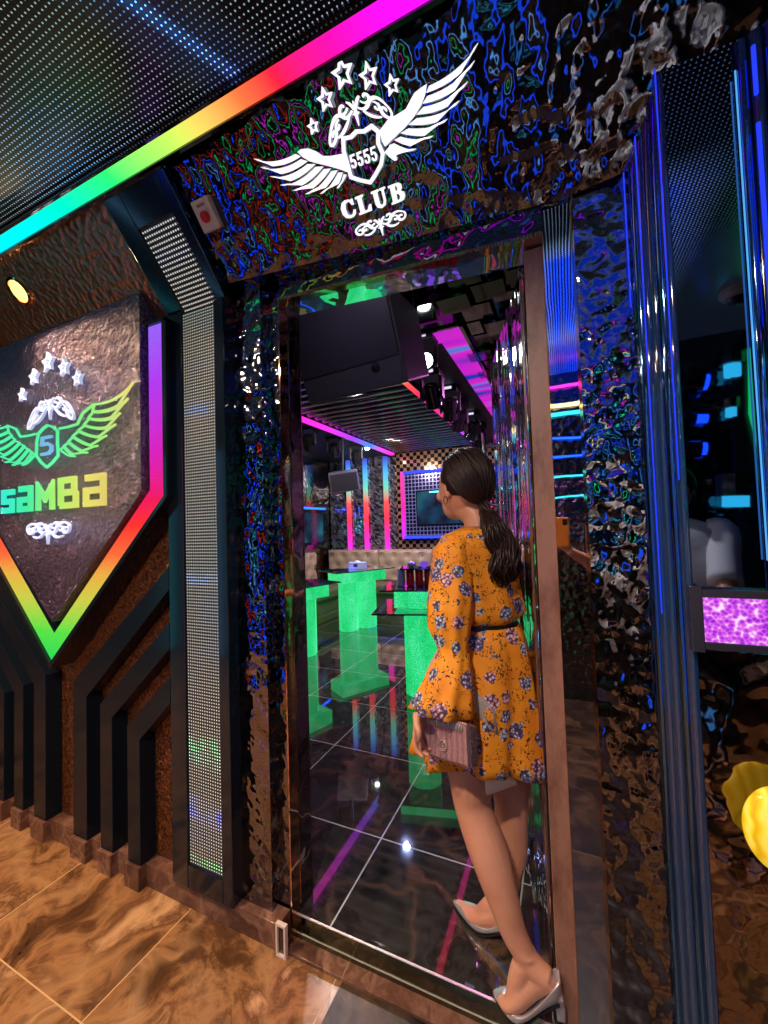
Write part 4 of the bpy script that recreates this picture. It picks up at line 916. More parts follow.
# ------------------------------------------------------------------ sofa
M['leather'] = plain('beige_leather', lin((176, 150, 122)), .38)
M['leather_greenlit'] = plain('green_lit_leather', lin((96, 104, 66)), .4)  # green light of the tables painted into the seat leather
def tufted(x0, x1, z0, z1, y, n, m_, dep=.05):
    """tufted pad facing -Y; returns grid mesh and button points"""
    NX, NZ = max(12, int((x1-x0)/.035)), max(8, int((z1-z0)/.035)); mb = MB(); bt = []
    for r in range(m_):
        for k in range(n):
            bx = x0+(x1-x0)*(k+.5+(.25 if r % 2 else -.25))/n; bz_ = z0+(z1-z0)*(r+.6)/(m_+.2); bt.append((bx, bz_))
    vv = []
    for j in range(NZ+1):
        for i in range(NX+1):
            x = x0+(x1-x0)*i/NX; z = z0+(z1-z0)*j/NZ; e = min(1, 5*min(i, NX-i)/NX+.0)*1.; e2 = min(1., 4*min(j, NZ-j)/NZ)
            d = min(math.hypot(x-bx, z-bz_) for bx, bz_ in bt); h = dep*(1-math.exp(-(d/.055)**2))*1. + .02
            ed = min(min(x-x0, x1-x), min(z-z0, z1-z)); h *= min(1., .25+ed/.05)
            vv.append((x, y-h, z))
    for i_ in range(2): pass
    W = NX+1; fs = [(j*W+i, j*W+i+1, (j+1)*W+i+1, (j+1)*W+i) for j in range(NZ) for i in range(NX)]
    mb.add(vv, fs); mb.box(x0, x1, y-.004, y+.10, z0, z1); return mb, bt
def sofa(name, label, origin, rz, L, secs):
    t = thing(name, label, 'sofa', origin, 'beige corner sofas along the room walls'); t.rotation_euler = (0, 0, rz); save = t.location.copy()
    def put(mb, nm, mat, par=None, **k):
        o = mb.build(nm, mat, None, **k); o.parent = par or t; return o
    s = L/secs
    put(MB().box(0, L, -.72, -.02, .0, .10).box(0, L, -.70, -.02, .10, .30), 'base', M['leather_greenlit'], bevel=.01)
    for i in range(secs):
        put(MB().box(i*s+.006, (i+1)*s-.006, -.74, -.20, .30, .44), 'seat_cushion', M['leather_greenlit'], bevel=.03)
        mb, bt = tufted(i*s+.004, (i+1)*s-.004, .42, .95, -.14, 4, 3); bk = put(mb, 'backrest', M['leather'], smooth=True, angle=60)
        for bx, bz_ in bt: put(MB().ell((bx, -.168, bz_), .012, .008, .012, nu=8, nv=5), 'button', M['gold'], bk, smooth=True)
    return t
sofa('corner_sofa', 'beige tufted sofa along the back wall under the tubes and television', (-3.86, 6.30, RZ), 0, 3.9, 4)
sofa('corner_sofa', 'beige tufted sofa wing along the left side wall of the room', (-3.90, 3.2, RZ), PI/2, 2.36, 3)
bpy.context.view_layer.update()

# ------------------------------------------------------------------ glowing green tables
def greenm(name, s=1.):
    t = NT(name); c = t.coord(); v = t.n('ShaderNodeTexVoronoi', {'Vector': c, 'Scale': 80.}); v.feature = 'DISTANCE_TO_EDGE'; n = t.n('ShaderNodeTexNoise', {'Vector': t.coord(scale=(1, 1, .4)), 'Scale': 5., 'Detail': 3.})
    f = t.math('ADD', t.math('MULTIPLY', v.outputs['Distance'], 1.2), t.math('MULTIPLY', n.outputs['Fac'], .8))
    colr = t.ramp(f, [(.25, lin((10, 175, 85))), (.45, lin((28, 218, 118))), (.62, lin((40, 235, 140))), (.85, lin((130, 250, 200)))])
    b = t.bsdf(Base_Color=(.02, .12, .05), Roughness=.12); t.set(b, 'Emission Color', colr); t.set(b, 'Emission Strength', s); return t.m
M['green'] = greenm('green_crackle_light', .92); M['greenside'] = glow('green_acrylic_side', lin((22, 225, 95)), .85)
M['glass'] = plain('dark_table_glass', (.01, .03, .03), .03, spec=1., coat=1.)
def bar_table(label, c, ang, zt=.83, two=True, L=.62, W=.30, gap=.225):
    t = thing('bar_table', label, 'table', (c[0], c[1], RZ), 'glowing green bar tables'); u = Vector((math.cos(ang), math.sin(ang), 0)); v = Vector((-u.y, u.x, 0)); C = Vector((c[0], c[1], 0))
    for sg in (1, -1):
        cc = C+u*sg*L*gap
        ring = lambda z, k=1.: [cc+(u*math.cos(q)*.135+v*math.sin(q)*.125)*k+Z_*z for q in [2*PI*(i+.5)/8 for i in range(8)]]
        MB().loft([ring(RZ+.001), ring(zt-.14)]).build('column', M['green'], t, bevel=.012)
    MB().obox(C+Z_*(zt-.07), u, v, Z_, L*.56, W*.56, .068).build('apron', M['green'], t, bevel=.004)
    MB().obox(C+Z_*(zt+.006), u, v, Z_, L*.72, W*.85, .006).build('glass_top', M['glass'], t, bevel=.002)
    return t, u, v
# centre table: two columns one behind the other
cf, cb = PZ(349, 636, RZ), PZ(371, 627, RZ)
def tab(label, px_, ang, **k): return bar_table(label, px_, ang, **k)
mid = (cf+cb)/2+Vector((-.10, .14, 0))
t1, u1, v1 = tab('glowing green bar table in the middle, with a tissue box on its glass top', (mid.x, mid.y), 1.02, zt=.86)
t2, u2, v2 = tab('glowing green bar table half hidden by the left door jamb', (-2.62, 3.46), 1.25, zt=.83)
tc = PZ(428, 690, RZ)
t3, u3, v3 = tab('glowing green bar table behind the woman, carrying drink cans', (-.93, 3.12), .25, zt=.93, gap=.27)
t3_low = MB().obox(Vector((-.93, 3.12, .77)), u3, v3, Z_, .50, .30, .006).build('glass_shelf', M['glass'], t3)
# things on the tables
bx_ = PY(353, 566, mid.y); tz = .872
t = thing('tissue_box', 'white and blue tissue box on the middle green table', 'box', (mid.x+.02, mid.y, tz))
MB().box(mid.x-.10, mid.x+.12, mid.y-.055, mid.y+.055, tz+.001, tz+.09).build('carton', plain('pale_blue_carton', lin((190, 215, 240)), .5), t, bevel=.004)
MB().box(mid.x-.02, mid.x+.04, mid.y-.057, mid.y-.055, tz+.03, tz+.07).build('printed_patch', plain('dark_blue_print', lin((40, 60, 130)), .5), t)
MB().ell((mid.x+.01, mid.y, tz+.09), .04, .02, .02).build('tissue', plain('tissue_white', (.85, .9, .9), .8), t, smooth=True)
t = thing('menu_tablet', 'flat black tablet lying on the middle green table', 'tablet', (mid.x-.2, mid.y-.12, tz)); MB().obox((mid.x-.17, mid.y-.13, tz+.006), X_, (0, 1, 0), Z_, .09, .05, .005).build('body', M['matte'], t, bevel=.002); MB().obox((mid.x-.17, mid.y-.13, tz+.0115), X_, (0, 1, 0), Z_, .08, .042, .0004).build('screen', M['glass'], t)
def can(x, y, z, col, label):
    t = thing('drink_can', label, 'can', (x, y, z), 'drink cans on the table behind the woman')
    MB().lathe([(.024, 0), (.031, .008), (.031, .125), (.026, .135)], (x, y, z+.001), 16).build('body', col, t, smooth=True, angle=40); MB().lathe([(.026, .1352), (.024, .133), (.0, .133)], (x, y, z+.001), 16, cap=False).build('lid', M['chrome'], t)
M['redcan'] = plain('red_can', lin((190, 30, 50)), .25, metal=.3); M['bluecan'] = plain('blue_white_can', lin((150, 160, 215)), .25, metal=.3)
names_ = ['first', 'second', 'third', 'fourth', 'fifth', 'sixth', 'seventh']
for i in range(6):
    p = Vector((-1.0, 3.06, 0))+u3*(-.22+.072*i)
    can(p.x, p.y, .943, M['bluecan'] if i == 0 else M['redcan'], ('pale blue drink can at the left end of the row' if i == 0 else 'red drink can, %s from the left in the row' % names_[i])+' on the green table')
tr = Vector((-.95, 3.12, .13))
t = thing('glass_tray', 'glass tray of purple glowing things on top of the drink cans', 'tray', (tr.x, tr.y, 1.08))
MB().obox((tr.x-.05, tr.y-.06, 1.085), u3, v3, Z_, .22, .10, .005).build('plate', M['glass'], t, bevel=.002)
for k in range(4): MB().ell(tr+u3*(-.18+.1*k)+Vector((0, -.06, .985)), .035, .03, .025).build('bowl', glow('purple_glow_bowl', (.22, .08, .8), .8) if k % 2 else M['bluecan'], t, smooth=True)

# ------------------------------------------------------------------ door leaf standing open
hg = Vector((pxl+.006, 1.285, 0)); fe = Vector((PY(500.5, 480, 2.02).x, 2.02, 0)); u = (fe-hg).normalized(); Ld = (fe-hg).length; nn = Vector((-u.y, u.x, 0))
if nn.x > 0: nn = -nn
dr = thing('door', 'chrome mirrored door leaf standing open behind the woman', 'door', tuple(hg)); 
del dr['label']; del dr['category']; tag(dr, kind='structure'); dr.name = 'door_1'
M['ripple'] = None
def ripple():
    t = NT('rippled_chrome_door'); c = t.coord(scale=(1, 1, .12)); n = t.n('ShaderNodeTexNoise', {'Vector': c, 'Scale': 16., 'Detail': 1.5}); h = t.n('ShaderNodeTexNoise', {'Vector': t.coord(), 'Scale': 30., 'Detail': 1.})
    t.bsdf(Base_Color=(.62, .60, .62), Roughness=.04, Metallic=1., Normal=t.bump(t.math('ADD', n.outputs['Fac'], t.math('MULTIPLY', h.outputs['Fac'], .15)), 1., .010)); return t.m
zt = PY(500.5, 363, 2.02).z
MB().obox(hg+u*Ld/2+Z_*((RZ+.01+zt)/2), u, nn, Z_, Ld/2, .020, (zt-RZ-.01)/2).build('leaf', ripple(), dr, bevel=.002)
mb = MB()
for s in (.02, .33, .66, .98): mb.obox(hg+u*Ld*s+nn*.023+Z_*((RZ+.01+zt)/2), u, nn, Z_, .008, .004, (zt-RZ-.01)/2)
mb.build('trim_rail', M['chrome'], dr)
hz0, hz1 = PY(497, 492, 2.0).z-.12, PY(497, 447, 2.0).z+.06
hp = hg+u*(Ld-.07)+nn*.085
MB().tube([hp+Z_*hz0, hp+Z_*hz1], .016, 14).build('handle', M['chrome'], dr, smooth=True, angle=40)
for zz in (hz0+.06, hz1-.06): MB().tube([hp+Z_*zz, hp-nn*.07+Z_*zz], .009, 10).build('handle_mount', M['chrome'], dr, smooth=True, angle=40)

# ------------------------------------------------------------------ lights of the room
area('room_magenta_lamp', (-.45, 3.6, 2.60), (-.62, 3.4, 0), .06, 30, (1., .25, .85))
area('room_blue_lamp', (-1.9, 4.6, 2.60), (-2.2, 5.2, 0), .06, 34, (.40, .5, 1.))
area('speaker_fill_light', (-1.0, 1.42, 2.60), (-1.05, 1.9, 2.2), .04, .8, (.8, .75, 1.))  # fill light added for the loudspeaker front, no fixture
area('room_back_lamp', (-1.9, 3.1, 2.60), (-2.2, 4.2, 0), .06, 30, (1., .85, .8))
area('room_white_lamp', tuple(mc+md*.03), tuple(mc+md), .1, 5, (.9, 1., .95))
area('room_warm_wash', (-2.4, 5.0, 2.55), (-2.6, 6.4, .8), .08, 24, (1., .80, .70))
w = bpy.data.worlds.new('World'); bpy.context.scene.world = w; w.use_nodes = True; w.node_tree.nodes['Background'].inputs[0].default_value = (.25, .3, .45, 1); w.node_tree.nodes['Background'].inputs[1].default_value = .04
# ================================================================== people
def catmull(pts, n=6):
    P = [Vector(p) for p in pts]; P = [P[0]*2-P[1]]+P+[P[-1]*2-P[-2]]; out = []
    for i in range(1, len(P)-2):
        for k in range(n):
            t = k/n; a, b, c, d = P[i-1:i+3]
            out.append(.5*((2*b)+(c-a)*t+(2*a-5*b+4*c-d)*t*t+(3*b-a-3*c+d)*t**3))
    out.append(P[-2]); return out
def smooth_tube(mb, pts, rad, n=16, k=6, up=None):
    """pts with radii (scalar or pair) splined together"""
    R = [(r if hasattr(r, '__len__') else (r, r)) for r in rad]
    q = catmull([(*p,) for p in pts], k); rr_ = catmull([(r[0], r[1], 0) for r in R], k)
    return mb.tube(q, [(max(v.x, .001), max(v.y, .001)) for v in rr_], n, up=up)
def remeshed(name, mb, voxel, mat, parent, it=4):
    o = mb.build(name, mat, parent, smooth=True)
    m = o.modifiers.new('r', 'REMESH'); m.mode = 'VOXEL'; m.voxel_size = voxel; m.use_smooth_shade = True
    s = o.modifiers.new('s', 'SMOOTH'); s.factor = .5; s.iterations = it
    dg = bpy.context.evaluated_depsgraph_get(); me = bpy.data.meshes.new_from_object(o.evaluated_get(dg)); o.modifiers.clear(); o.data = me
    if not me.materials: me.materials.append(mat)
    for p in me.polygons: p.use_smooth = True
    return o
def skin_mat():
    t = NT('skin'); n = t.n('ShaderNodeTexNoise', {'Vector': t.coord(), 'Scale': 9., 'Detail': 3.})
    b = t.bsdf(Base_Color=t.ramp(n.outputs['Fac'], [(.3, lin((196, 134, 108))), (.7, lin((214, 156, 130)))]), Roughness=.42)
    b.inputs['Subsurface Weight'].default_value = .12; b.inputs['Subsurface Radius'].default_value = (.02, .008, .004); b.inputs['Subsurface Scale'].default_value = .3; return t.m
M['skin'] = skin_mat()
def floral():
    t = NT('orange_floral_fabric'); c = t.coord(); nz = t.n('ShaderNodeTexNoise', {'Vector': c, 'Scale': 60., 'Detail': 2.})
    cw = t.n('ShaderNodeMixRGB'); cw.blend_type = 'ADD'; t.set(cw, 0, .022); t.set(cw, 1, c); t.set(cw, 2, nz.outputs['Color'])
    base = t.ramp(t.n('ShaderNodeTexNoise', {'Vector': c, 'Scale': 12.}).outputs['Fac'], [(.3, lin((226, 134, 18))), (.7, lin((244, 156, 28)))])
    # small leaves and stems
    v2 = t.n('ShaderNodeTexVoronoi', {'Vector': cw.outputs[0], 'Scale': 95.}); mask = t.n('ShaderNodeTexNoise', {'Vector': c, 'Scale': 30., 'Detail': 1.})
    leaf = t.math('MULTIPLY', t.math('LESS_THAN', v2.outputs['Distance'], .30), t.math('GREATER_THAN', mask.outputs['Fac'], .50))
    colr = t.mix(leaf, base, lin((58, 36, 34)))
    n3 = t.n('ShaderNodeTexNoise', {'Vector': c, 'Scale': 42., 'Detail': 1.}); stem = t.math('LESS_THAN', t.math('ABSOLUTE', t.math('SUBTRACT', n3.outputs['Fac'], .5)), .010)
    stem = t.math('MULTIPLY', stem, t.math('GREATER_THAN', mask.outputs['Fac'], .46)); colr = t.mix(stem, colr, lin((80, 46, 30)))
    # blossoms
    v = t.n('ShaderNodeTexVoronoi', {'Vector': cw.outputs[0], 'Scale': 18.}); v.inputs['Randomness'].default_value = .9
    d = v.outputs['Distance']; pet = t.n('ShaderNodeTexVoronoi', {'Vector': c, 'Scale': 120.})
    hue = t.n('ShaderNodeSeparateColor', {0: v.outputs['Color']}).outputs[0]
    fl = t.ramp(hue, [(0, lin((118, 132, 170))), (.35, lin((150, 166, 200))), (.5, lin((196, 130, 150))), (.75, lin((120, 100, 150)))], 'CONSTANT')
    fl = t.mix(t.math('LESS_THAN', pet.outputs['Distance'], .30), fl, lin((226, 216, 220)))
    fl = t.mix(t.math('GREATER_THAN', pet.outputs['Distance'], .56), fl, lin((60, 50, 80)))
    rad = t.math('ADD', .33, t.math('MULTIPLY', hue, .14)); colr = t.mix(t.math('LESS_THAN', d, rad), colr, fl)
    w = t.n('ShaderNodeTexNoise', {'Vector': c, 'Scale': 300.})
    t.bsdf(Base_Color=colr, Roughness=.7, Normal=t.bump(w.outputs['Fac'], .15, .002)); return t.m
M['floral'] = floral()
M['hair'] = plain('dark_brown_hair', lin((36, 20, 18)), .42, spec=.35)
# ---- the woman in the doorway
WO = Vector((-.24, 1.33, RZ))
wm = thing('person', 'woman in an orange floral dress and silver heels stepping through the doorway, dark ponytail', 'person', tuple(WO))
f = Vector((-.88, .47, 0)).normalized(); l = Vector((-f.y, f.x, 0)); fh = Vector((-.80, .60, .0)).normalized(); lh = Vector((-fh.y, fh.x, 0))
mb = MB()
neck = PY(478, 524, 1.375); headc = PY(464, 489, 1.39); pel = PY(486, 672, 1.345); waist = PY(484, 622, 1.36); chest = PY(478, 575, 1.37)
sL, sR = PY(451, 549, 1.255), PY(500, 552, 1.49)
nk = neck
smooth_tube(mb, [pel-Z_*.09, pel, waist, chest, nk-Z_*.05, nk-Z_*.015], [(.08, .11), (.095, .130), (.078, .100), (.092, .125), (.06, .105), (.042, .048)], 24, 6, up=f)
smooth_tube(mb, [nk-Z_*.05, nk+Z_*.02+fh*.008, headc-Z_*.055+fh*.006], [.052, .045, .048], 18, 6)
mb.ell(headc+fh*.012+Z_*.012, .090, .072, .108, ax=(fh, lh, Z_), nu=28, nv=18)          # skull
mb.ell(headc+fh*.048-Z_*.055, .045, .050, .052, ax=(fh, lh, Z_), nu=20, nv=12)          # jaw
smooth_tube(mb, [headc+fh*.100+Z_*.02, headc+fh*.118-Z_*.018, headc+fh*.100-Z_*.03], [.008, .012, .008], 10, 4)   # nose
mb.ell(headc+fh*.090-Z_*.052, .010, .022, .008, ax=(fh, lh, Z_), nu=12, nv=8); mb.ell(headc+fh*.088-Z_*.064, .010, .019, .008, ax=(fh, lh, Z_), nu=12, nv=8)
for sg in (1, -1):
    mb.ell(headc+lh*sg*.074-Z_*.004+fh*.0, .019, .008, .030, ax=((fh-Z_*.2).normalized(), lh, (Z_+fh*.2).normalized()), nu=14, nv=10)
    mb.ell(headc+fh*.070+lh*sg*.045-Z_*.02, .02, .02, .022, ax=(fh, lh, Z_), nu=12, nv=8)
# arms
elL = PY(452, 640, 1.20); wrL = PY(421, 707, 1.10)
smooth_tube(mb, [sL+(-l)*.03, sL, (sL+elL)/2, elL, (elL*.5+wrL*.5), wrL], [.034, .040, .036, .033, .030, .021], 16, 6)
elR = sR+Vector((-.05, .10, -.24)); wrR = elR+f*.20+Z_*.02
smooth_tube(mb, [sR+l*.03, sR, (sR+elR)/2, elR, (elR+wrR)/2, wrR], [.034, .040, .036, .033, .028, .022], 16, 6)
# legs
hipL = pel+l*.060-Z_*.05; hipR = pel-l*.075-Z_*.05
kL, cL, s3, s4, aL = PY(473, 806, 1.255), PY(488, 850, 1.232), PY(504, 902, 1.205), PY(513, 930, 1.195), PY(526, 957, 1.185)
smooth_tube(mb, [hipL, PY(468, 745, 1.27), PY(471, 780, 1.262), kL, cL, s3, s4, aL], [.072, .074, .067, .056, .058, .044, .036, .030], 20, 6)
kR, cR, aR = PY(511, 806, 1.395), PY(510, 850, 1.385), PY(506, 900, 1.375)
smooth_tube(mb, [hipR, PY(508, 750, 1.405), PY(510, 780, 1.40), kR, cR, (cR+aR)/2+Vector((0, -.002, 0)), aR], [.075, .074, .066, .053, .053, .042, .030], 20, 6)
# feet: toe, ball, instep, ankle, heel
fL = dict(toe=Vector((-.228, 1.192, RZ+.013)), ball=Vector((-.185, 1.166, RZ+.022)), heel=Vector((-.090, 1.178, RZ+.105)), ank=aL)
fR = dict(toe=PY(457, 903, 1.415), ball=Vector((-.318, 1.372, RZ+.022)), heel=Vector((-.205, 1.352, RZ+.085)), ank=aR)
fR['toe'].z = RZ+.014
for F_ in (fL, fR):
    smooth_tube(mb, [F_['toe'], F_['ball']+Z_*.010, (F_['ball']+F_['ank'])/2*.6+F_['heel']*.4, F_['heel']+Z_*.02], [(.008, .012), (.020, .034), (.032, .028), (.026, .024)], 16, 6, up=Z_)
    smooth_tube(mb, [F_['ank']+Z_*.02, F_['ank'], (F_['ank']+F_['heel'])/2, F_['heel']+Z_*.012], [.031, .030, .030, .026], 16, 4)
    smooth_tube(mb, [F_['ank'], F_['ank']*.5+F_['ball']*.5+Z_*.015, F_['ball']+Z_*.012], [.028, .028, .022], 14, 5)
# hands -------------------------------------------------------
def hand(mb, wr, pdir, across, palmn, curl, s=1., thumb=1.):
    """wrist point, finger direction, across towards index side, palm normal (side the fingers curl to)"""
    pdir, across, palmn = pdir.normalized(), across.normalized(), palmn.normalized()
    pc = wr+pdir*.045*s
    smooth_tube(mb, [wr-pdir*.012*s, wr+pdir*.010*s, pc, wr+pdir*.085*s], [(.016*s, .021*s), (.014*s, .026*s), (.0135*s, .036*s), (.010*s, .036*s)], 16, 4, up=palmn)
    for k, (off, ln, r) in enumerate(((.029, .066, .0078), (.010, .074, .0082), (-.010, .069, .0078), (-.028, .054, .0068))):
        b = wr+pdir*.080*s+across*off*s; d = (pdir+across*off*1.2).normalized(); pts = [b-d*.012*s, b]; cur = b.copy(); a = 0.
        for j, (seg, bend) in enumerate(((.45, .38), (.30, .9), (.25, .8))):
            a += curl*bend*(1+.12*k); dd = d*math.cos(a)+palmn*math.sin(a); cur = cur+dd*ln*seg*s; pts.append(cur.copy())
        smooth_tube(mb, pts, [r*s*1.05, r*s, r*s*.97, r*s*.90, r*s*.66], 10, 4)
    b = wr+pdir*.022*s+across*.026*s*thumb; d = (pdir*.75+across*.75*thumb+palmn*.5).normalized()
    smooth_tube(mb, [b-d*.012*s, b+d*.020*s, b+d*.042*s+palmn*.006*s, b+(pdir*.9+across*.35+palmn*.35).normalized()*.066*s], [.013*s, .0115*s, .0095*s, .006*s], 10, 4)
handdir = (PY(417, 728, 1.075)-wrL)
hand(mb, wrL, Vector((-.10, -.05, -1.)), Vector((-.12, -.95, .06)), Vector((.98, -.15, 0)), .62, .93)
hand(mb, wrR, f, l*-1, -Z_, .5, .9)
body = remeshed('body', mb, .0042, M['skin'], wm, 5)
# ---- dress
def ring(c, rx, ry, ax, ay, n, ph=0, amp=0., waves=9, amp2=0., zf=None):
    out = []
    for k in range(n):
        q = 2*PI*k/n; w_ = 1+amp*math.sin(waves*q+ph)+amp2*math.sin((waves*2+3)*q+ph*1.7)
        p = c+ax*(rx*w_*math.cos(q))+ay*(ry*w_*math.sin(q))
        if zf: p = p+Z_*zf(q)
        out.append(p)
    return out
N_ = 96; ml = l; mf = f
up_rings = [ring(nk-Z_*.010, .050, .050, l, f, N_), ring(nk-Z_*.024, .100, .072, l, f, N_), ring(nk-Z_*.038, .150, .084, l, f, N_), ring(nk-Z_*.070, .176, .094, l, f, N_), ring(chest+Z_*.06, .165, .105, l, f, N_, 0, .012), ring(chest, .150, .115, l, f, N_, .6, .03),
            ring((chest+waist)/2, .145, .120, l, f, N_, .9, .045), ring(waist+Z_*.045, .142, .122, l, f, N_, 1.2, .06), ring(waist+Z_*.018, .118, .100, l, f, N_, 1.3, .035), ring(waist, .104, .090, l, f, N_, 1.3, .01)]
hemc = PY(481, 768, 1.335); hz = .672
def hemz(q): return .028*math.sin(q*1.0-2.2)+.012*math.sin(3*q+.5)
low_r = []
nR = 14
for i in range(nR+1):
    t_ = i/nR; c = waist.lerp(Vector((hemc.x, hemc.y, hz)), t_); rr_ = .108+(.212-.108)*t_**.7; ry_ = .108+(.168-.108)*t_**.5
    low_r.append(ring(c, rr_, ry_, X_*.90+Vector((0, .43, 0)), Vector((-.43, .90, 0)), N_, 1.3+1.1*t_,   .02+.075*t_, 8, .03*t_, (lambda q, t_=t_: hemz(q)*t_**2)))
dressm = MB().loft(up_rings, caps=False); dressm.loft(low_r, caps=False)
dress = dressm.build('dress', M['floral'], wm, smooth=True)
sd = dress.modifiers.new('sol', 'SOLIDIFY'); sd.thickness = .003; sd.offset = 1
# left sleeve: gathered blouse sleeve then a wide flounce
g1_, g2_ = PY(453, 648, 1.175), PY(443, 704, 1.125)
dirS = (g2_-g1_).normalized(); ax_s = Vector((.92, .38, .12)).normalized(); ay_s = Vector((-.38, .92, 0)).normalized()
sl_r = [ring(sL+Z_*.044-l*.045, .018, .03, ax_s, ay_s, 64), ring(sL+Z_*.034-l*.022, .045, .055, ax_s, ay_s, 64), ring(sL+Z_*.012, .058, .066, ax_s, ay_s, 64, 0, .01), ring(sL-Z_*.05, .066, .072, ax_s, ay_s, 64, 0, .02), ring(PY(450, 600, 1.20), .070, .072, ax_s, ay_s, 64, 1, .04), ring(PY(449, 622, 1.19), .066, .068, ax_s, ay_s, 64, 2, .05), ring(PY(452, 640, 1.18), .050, .052, ax_s, ay_s, 64, 2, .05), ring(g1_, .042, .044, ax_s, ay_s, 64, 0, .03, 14),
        ring(g1_.lerp(g2_, .15), .052, .052, ax_s, ay_s, 64, 0, .06, 9), ring(g1_.lerp(g2_, .5), .068, .062, ax_s, ay_s, 64, .4, .08, 8), ring(g1_.lerp(g2_, .85), .082, .070, ax_s, ay_s, 64, .8, .09, 8, 0, lambda q: -.012*math.cos(q)), ring(g2_+dirS*.012, .090, .074, ax_s, ay_s, 64, 1.0, .10, 8, 0, lambda q: -.020*math.cos(q))]
s_o = MB().loft(sl_r, caps=False).build('sleeve', M['floral'], wm, smooth=True); m_ = s_o.modifiers.new('sol', 'SOLIDIFY'); m_.thickness = .003
mR = lambda p: p
gR = elR
sr_r = [ring(sR+Z_*.035+l*.03, .02, .03, l, f, 48), ring(sR+Z_*.02, .05, .055, l, f, 48), ring(sR-Z_*.06+f*.01, .064, .066, l, f, 48, 0, .03), ring(sR.lerp(elR, .7), .066, .068, l, f, 48, 1, .05), ring(elR+Z_*.01, .055, .055, l, f, 48, 1, .05), ring(elR-Z_*.03+f*.03, .06, .06, l, f, 48, 1, .08)]
s_o = MB().loft(sr_r, caps=False).build('sleeve', M['floral'], wm, smooth=True); m_ = s_o.modifiers.new('sol', 'SOLIDIFY'); m_.thickness = .003
# ribbon belt
br_ = [ring(waist+Z_*z_, .112, .098, l, f, 64) for z_ in (-.014, .012)]
bo_ = [ring(waist+Z_*z_, .116, .102, l, f, 64) for z_ in (.012, -.014)]
bl = MB().loft(br_+bo_+[br_[0]], caps=False).build('belt', plain('black_satin', (.01, .009, .012), .3), wm, smooth=True, angle=50)
# grey-beige lining shown at the slit and under the hem
M['lining'] = plain('beige_lining', lin((226, 202, 176)), .7)
def patch(name, pts, mat, parent, bulge=.006):
    c = sum(pts, Vector())/len(pts); nrm = (EYE-c).normalized(); mb_ = MB(); n = len(pts); vv = [c+nrm*bulge]+[c.lerp(p, .5)+nrm*bulge*.7 for p in pts]+list(pts)+[p-nrm*.003 for p in pts]+[c-nrm*.001]
    fs = [(0, 1+i, 1+(i+1) % n) for i in range(n)]+[(1+i, 1+n+i, 1+n+(i+1) % n, 1+(i+1) % n) for i in range(n)]+[(1+n+i, 1+2*n+i, 1+2*n+(i+1) % n, 1+n+(i+1) % n) for i in range(n)]+[(1+3*n, 1+2*n+(i+1) % n, 1+2*n+i) for i in range(n)]
    mb_.add(vv, fs); return mb_.build(name, mat, parent, smooth=True)
hy = 1.222
patch('slip_hem', [PY(471, 774, hy), PY(490, 770, hy), PY(516, 776, hy+.02), PY(517, 785, hy+.03), PY(500, 791, hy+.01), PY(482, 797, hy), PY(475, 795, hy)], M['lining'], wm, .010)
from mathutils.bvhtree import BVHTree
bv = BVHTree.FromPolygons([v.co.copy() for v in dress.data.vertices], [tuple(p.vertices) for p in dress.data.polygons])
def on_dress(px_, py_, off=.006):
    d = ray(px_, py_).normalized(); h = bv.ray_cast(EYE-WO, d)
    return (h[0]+WO-d*off) if h[0] else PY(px_, py_, 1.22)
sl_p = [(464, 688), (474, 690), (486, 700), (495, 712), (499, 736), (490, 730), (480, 718), (472, 706)]
patch('slit_lining', [on_dress(*p) for p in sl_p], plain('grey_lining', lin((158, 146, 140)), .7), wm, .004)
# ---- hair
gth = PY(484, 508, 1.345); hc = headc-fh*.008+Z_*.022; HA, HB, HC_ = .104, .088, .112
def onhead(d, k=1.): d = d.normalized(); return hc+fh*(d.dot(fh)*HA*k)+lh*(d.dot(lh)*HB*k)+Z_*(d.z*HC_*k)
mbh = MB(); rg = random.Random(11)
cap = MB()
nu, nv = 40, 24; vv = []
for i in range(nv+1):
    th = PI*i/nv
    for k in range(nu):
        q = 2*PI*k/nu; d = fh*math.sin(th)*math.cos(q)+lh*math.sin(th)*math.sin(q)+Z_*math.cos(th)
        fr = d.dot(fh); kk = .965
        if fr > .45 and d.z < .62: kk = .70
        if d.z < -.35: kk *= max(.55, 1-.9*(-.35-d.z)-.4*max(0, fr))
        if fr > .08 and d.z < -.05: kk = min(kk, .72)
        vv.append(onhead(d, kk))
cap.add(vv, [(i*nu+k, i*nu+(k+1) % nu, (i+1)*nu+(k+1) % nu, (i+1)*nu+k) for i in range(nv) for k in range(nu)])
gd = Vector((0, 0, 0)); gv = gth-hc; gd = (fh*(gv.dot(fh)/HA)+lh*(gv.dot(lh)/HB)+Z_*(gv.z/HC_)).normalized()
tail = catmull([gth, PY(492, 522, 1.31), PY(499, 541, 1.295), PY(504, 560, 1.285), PY(503, 576, 1.285), PY(498, 590, 1.29)], 8)
def tail_pt(t, ox, oy, wv):
    i = min(len(tail)-2, int(t*(len(tail)-1))); u_ = t*(len(tail)-1)-i; p = tail[i].lerp(tail[i+1], u_)
    env = .35+.95*math.sin(min(1., t*1.25+.12)*PI*.62); env *= (1-.55*max(0, t-.75)/.25)
    a_ = wv+t*7.5; w2 = .015*math.sin(a_*1.9)*min(1., t*2); w3 = .012*math.cos(a_*1.6)*min(1., t*2)
    return p+r_tail*(ox*env+w2)+f_tail*(oy*env+w3)
r_tail = Vector((.92, .38, 0)).normalized(); f_tail = Vector((-.38, .92, 0)).normalized()
